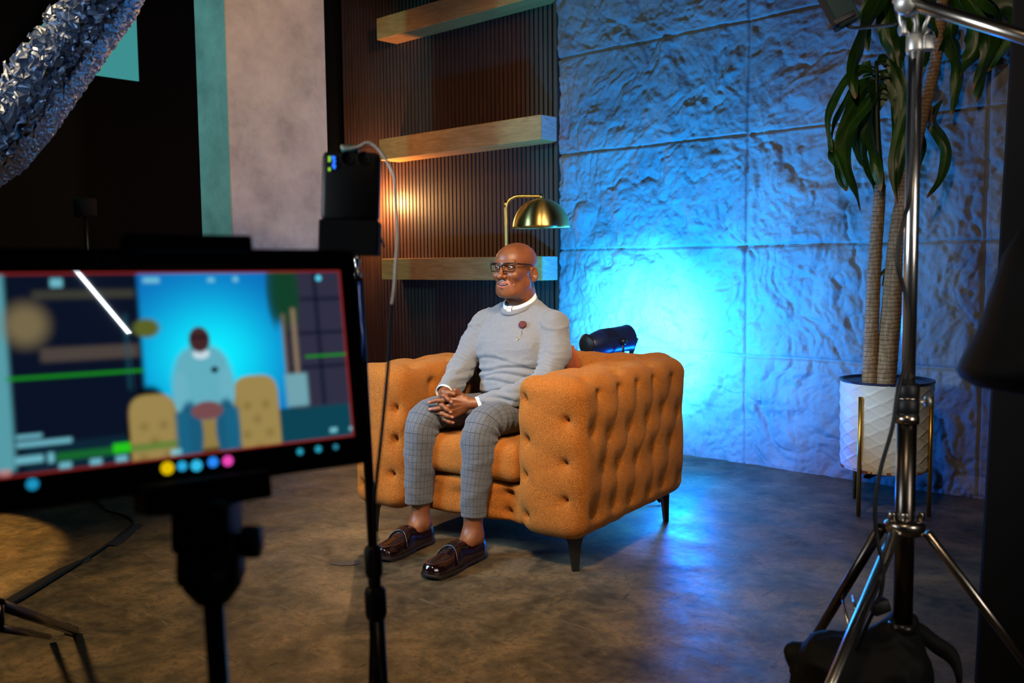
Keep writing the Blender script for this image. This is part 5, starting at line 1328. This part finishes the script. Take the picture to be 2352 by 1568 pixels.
    hd = MB(); hd.box(at(477, 1200, 1.0), (.060, .062, .055), R=np.stack([RT, FW, UP], 1), bev=.006); hd.box(at(485, 1280, 1.0), (.066, .046, .060), R=np.stack([RT, FW, UP], 1), bev=.010)
    hd.lathe([(0, -.03), (.018, -.028), (.031, -.010), (.033, .018), (.0, .018)], 24, at(487, 1322, 1.0)); hd.build('tripod_head', M['black_plastic'], root, world=True)
    MB().tube([at(540, 1238, .99), at(562, 1240, .99)], .007, 10).lathe([(0, -.010), (.0165, -.009), (.0175, 0), (.0165, .009), (0, .010)], 18, at(578, 1243, .99), axes(RT)).build('tilt_knob', M['black_plastic'], root, world=True)
    a = at(488, 1345, 1.0); bq = at(503, 1568, .985); u_ = (bq-a)/np.linalg.norm(bq-a); bot = a+u_*((a[2]-.10)/(-u_[2]))
    MB().tube([a, bot], .0110, 16).build('column', M['black_metal'], root, world=True)
    for k in range(3):
        an = radians(20+120*k); MB().tube([bot+np.array([0, 0, .22]), bot+np.array([.30*cos(an), .30*sin(an), -.09])], .010, 8).build('leg', M['black_metal'], root, world=True)
    # where the tube lamp has to hang for its reflection in the glass
    o_ = []
    for px, py in ((160, 603), (298, 767)):
        d = ray(px, py); p = CAM+d*(((O_-CAM)@uz)/(d@uz)); r = d/np.linalg.norm(d); r = r-2*(r@uz)*uz; o_.append((p, r))
    return o_
REF = monitor()
# LED tube lamp beside the camera, mirrored in the monitor's glass
e = [p+r*1.85 for p, r in REF]
rt_ = empty('tube_lamp', e[1]*np.array([1, 1, 0]), label='white tube lamp mirrored as a bright streak in the monitor glass', cat='tube lamp')
MB().tube([e[0], e[1]], .0065, 12).build('tube', emis('white tube', (.80, .92, 1.), 42.), rt_, world=True)
for k in (0, 1): MB().tube([e[k], e[k]+(e[k]-e[1-k])*.03], .013, 12).build('end_cap', M['black_plastic'], rt_, world=True)
lo_ = e[0] if e[0][2] < e[1][2] else e[1]
MB().tube([lo_, lo_*np.array([1, 1, 0])], .008, 10).build('stand', M['black_metal'], rt_, world=True)

# ================================================================== LEFT SIDE: silver crumpled reflector, far stand, floor cable, stand legs
def foil():
    D0 = 2.8
    lowc = [(-60, 500), (0, 432), (60, 388), (118, 320), (170, 245), (222, 170), (272, 100), (310, 48), (345, -20), (380, -90)]
    upc = [(-120, 250), (-60, 215), (0, 172), (35, 128), (66, 84), (98, 42), (128, 2), (158, -40), (190, -90), (220, -140)]
    nu, nv = 132, 54; tl = np.linspace(0, 1, nu)
    def crv(c, t): c = np.array(c, float); k = np.linspace(0, 1, len(c)); return np.stack([np.interp(t, k, c[:, 0]), np.interp(t, k, c[:, 1])], 1)
    A = crv(upc, tl); B = crv(lowc, tl); G = np.zeros((nu, nv, 3))
    for j in range(nv):
        th = -.55+(pi/2+.55)*j/(nv-1)        # position round the rolled sheet
        w = (sin(th)+sin(.55))/(1+sin(.55)); dep = D0-.24*cos(th)
        for i in range(nu):
            p = A[i]*(1-w)+B[i]*w; G[i, j] = at(p[0], p[1], dep)
    # crumple: facets inside, tight honeycomb folds along the outer edge
    rowk = np.arange(nv)/(nv-1); jit = RNG.normal(0, 1, (nu, nv, 3))
    blk = RNG.normal(0, 1, (nu//3+2, nv//3+2, 3)); bi = (np.arange(nu)//3)[:, None]; bj = (np.arange(nv)//3)[None, :]
    amp = np.where(rowk > .58, .0012, .0030)[None, :, None]
    hc = np.where(rowk > .55, 1., .25)[None, :]*(((np.arange(nu)[:, None]+(np.arange(nv)[None, :] % 4)) % 4 < 2)*.010+((np.arange(nv)[None, :] % 3) == 0)*.006)
    seam = np.exp(-((rowk-.40)/.035)**2)[None, :]*.02
    G = G+jit*amp+blk[bi, bj]*.0055*(rowk < .6)[None, :, None]-FW*(hc-seam)[..., None]
    a, b = nu, nv; F = []
    for i in range(a-1):
        for j in range(b-1):
            q = [i*b+j, (i+1)*b+j, (i+1)*b+j+1, i*b+j+1]
            F += [(q[0], q[1], q[2]), (q[0], q[2], q[3])] if (i+j) % 2 else [(q[0], q[1], q[3]), (q[1], q[2], q[3])]
    root = empty('umbrella_reflector', at(0, 300, D0), label='crumpled silver lining of a lamp reflector at the top left', cat='reflector')
    mm, n, l, bb = newmat('crumpled silver foil'); setp(bb, color=(.25, .31, .43), metal=.7, rough=.45); bump(n, l, bb, noise(n, l, coords(n, l), 140, 3, .6), .3, .002)
    mobj('silver_lining', G.reshape(-1, 3), F, mm, root, world=True, smooth=False)
    # black outer cloth above the lining
    O2 = np.zeros((40, 10, 3)); t2 = np.linspace(0, 1, 40); A2 = crv(upc, t2)
    for j in range(10):
        s_ = j/9
        for i in range(40): O2[i, j] = at(A2[i, 0]-s_*330+4, A2[i, 1]-s_*190+4, D0-.14+.05*s_+.12*sin(s_*pi))
    g = grid('black_outer_cloth', O2, plain('dull black cloth', (.0015, .0015, .0018), 1., spec=0.), root, world=True); so = g.modifiers.new('s', 'SOLIDIFY'); so.thickness = .003
foil()
light('foil_light', 'SPOT', (-1.3, -.6, 2.3), tuple(at(120, 190, 2.75)), 62, (.50, .72, 1.), spot_size=radians(34), spot_blend=.5, shadow_soft_size=.25)  # unseen cool spot added to brighten the silver lining

def far_stand():
    b = at(220, 1000, 6.2); x, y = b[0], b[1]; root = empty('light_stand', (x, y, 0), label='thin light stand in the dark behind the monitor, left of the column', cat='light stand')
    zt = at(220, 500, 6.2)[2]; z0 = at(222, 575, 6.2)[2]
    MB().tube([(x, y, .5), (x, y, zt)], .014, 10).build('upper_tube', M['chrome'], root, world=True)
    MB().tube([(x, y, .05), (x, y, z0-.15)], .018, 10).build('lower_tube', M['black_metal'], root, world=True)
    MB().box((x, y, zt+.06), (.14, .10, .12), bev=.01).build('lamp_head', M['black_matte'], root, world=True)
    for k in range(3):
        a = radians(30+120*k); MB().tube([(x, y, .7), (x+.45*cos(a), y+.45*sin(a), .01)], .010, 8).build('leg', M['black_metal'], root, world=True)
far_stand()

def tape(name, pxs, w, label, mat, cat='tape', z=.003):
    P = [fl(*q) for q in pxs]; P, _ = spline(P, [1]*len(P), 6); P = np.array(P); T = np.gradient(P, axis=0); T /= np.linalg.norm(T, axis=1)[:, None]; S_ = np.stack([-T[:, 1], T[:, 0], 0*T[:, 0]], 1); n_ = len(P)
    V = []
    for i in range(n_):
        j = 1+.06*RNG.normal(); V += [P[i]+S_[i]*w*j+[0, 0, .0005], P[i]+S_[i]*w*.35+[0, 0, z+.004], P[i]-S_[i]*w*.35+[0, 0, z+.004], P[i]-S_[i]*w*j+[0, 0, .0005]]
    F = [(i*4+j, (i+1)*4+j, (i+1)*4+j+1, i*4+j+1) for i in range(n_-1) for j in range(3)]
    return np.array(V), F
rc = empty('floor_cable', fl(200, 1300), label='black cable taped to the floor at the left, under the monitor', cat='cable')
MB().tube([fl(-60, 1430, .006), fl(40, 1380, .006), fl(130, 1325, .006), fl(215, 1272, .006), fl(262, 1240, .006), fl(300, 1215, .006), fl(303, 1195, .006), fl(280, 1182, .008), fl(245, 1172, .012), fl(233, 1160, .010), fl(190, 1130, .006), fl(100, 1090, .006)], .0055, 8, res=6).build('cable', M['black_plastic'], rc, world=True)
V, F = tape('t', [(12, 1388), (60, 1358), (120, 1322), (165, 1300), (203, 1284)], .026, '', None); mobj('gaffer_tape', V, F, M['gaffer'], rc, world=True, label='strip of black gaffer tape')
V, F = tape('t', [(252, 1255), (275, 1240), (294, 1222), (314, 1206)], .030, '', None); mobj('gaffer_tape', V, F, M['gaffer'], rc, world=True, label='strip of black gaffer tape')
# scrap of tape between monitor and shoes
cpt = fl(795, 1293); V = [cpt+[0, 0, .0022]]; n = 26
for k in range(n):
    a = 2*pi*k/n; rx = (.052 if abs(cos(a)) > .5 else .047)*(1+.16*RNG.normal()*.8); ry = .026*(1+.25*RNG.normal()*.6); p = cpt+RT*rx*np.sign(cos(a))*abs(cos(a))**.5*np.array([1, 1, 0])+_f0*ry*np.sign(sin(a))*abs(sin(a))**.5; V.append([p[0], p[1], .002])
tag(mobj('tape_scrap', V, [(0, 1+k, 1+(k+1) % n) for k in range(n)], M['gaffer_worn'], smooth=False), 'torn scrap of grey tape stuck on the floor left of the shoes', 'tape')

def left_stand():
    h = at(-260, 1180, 2.1); root = empty('tripod_stand', (h[0], h[1], 0), label='black tube stand whose legs reach in at the lower left corner', cat='light stand')
    a = fl(172, 1450, .014); MB().tube([at(-240, 1300, 2.0), at(0, 1388, 1.98), a], .0125, 14).build('leg', M['black_metal'], root, world=True)
    MB().tube([at(-200, 1418, 1.95), at(0, 1442, 1.95), fl(112, 1462, .02)], .009, 12).build('lower_strut', M['black_metal'], root, world=True)
    MB().tube([at(2, 1390, 1.97), at(4, 1440, 1.955)], .006, 10).build('link', M['black_metal'], root, world=True)
    MB().tube([fl(150, 1441, .018), fl(172, 1450, .014)], .015, 12).build('rubber_foot', M['black_plastic'], root, world=True)
    MB().tube([(h[0], h[1], .0), (h[0], h[1], 1.6)], .018, 12).build('column', M['black_metal'], root, world=True)
left_stand()
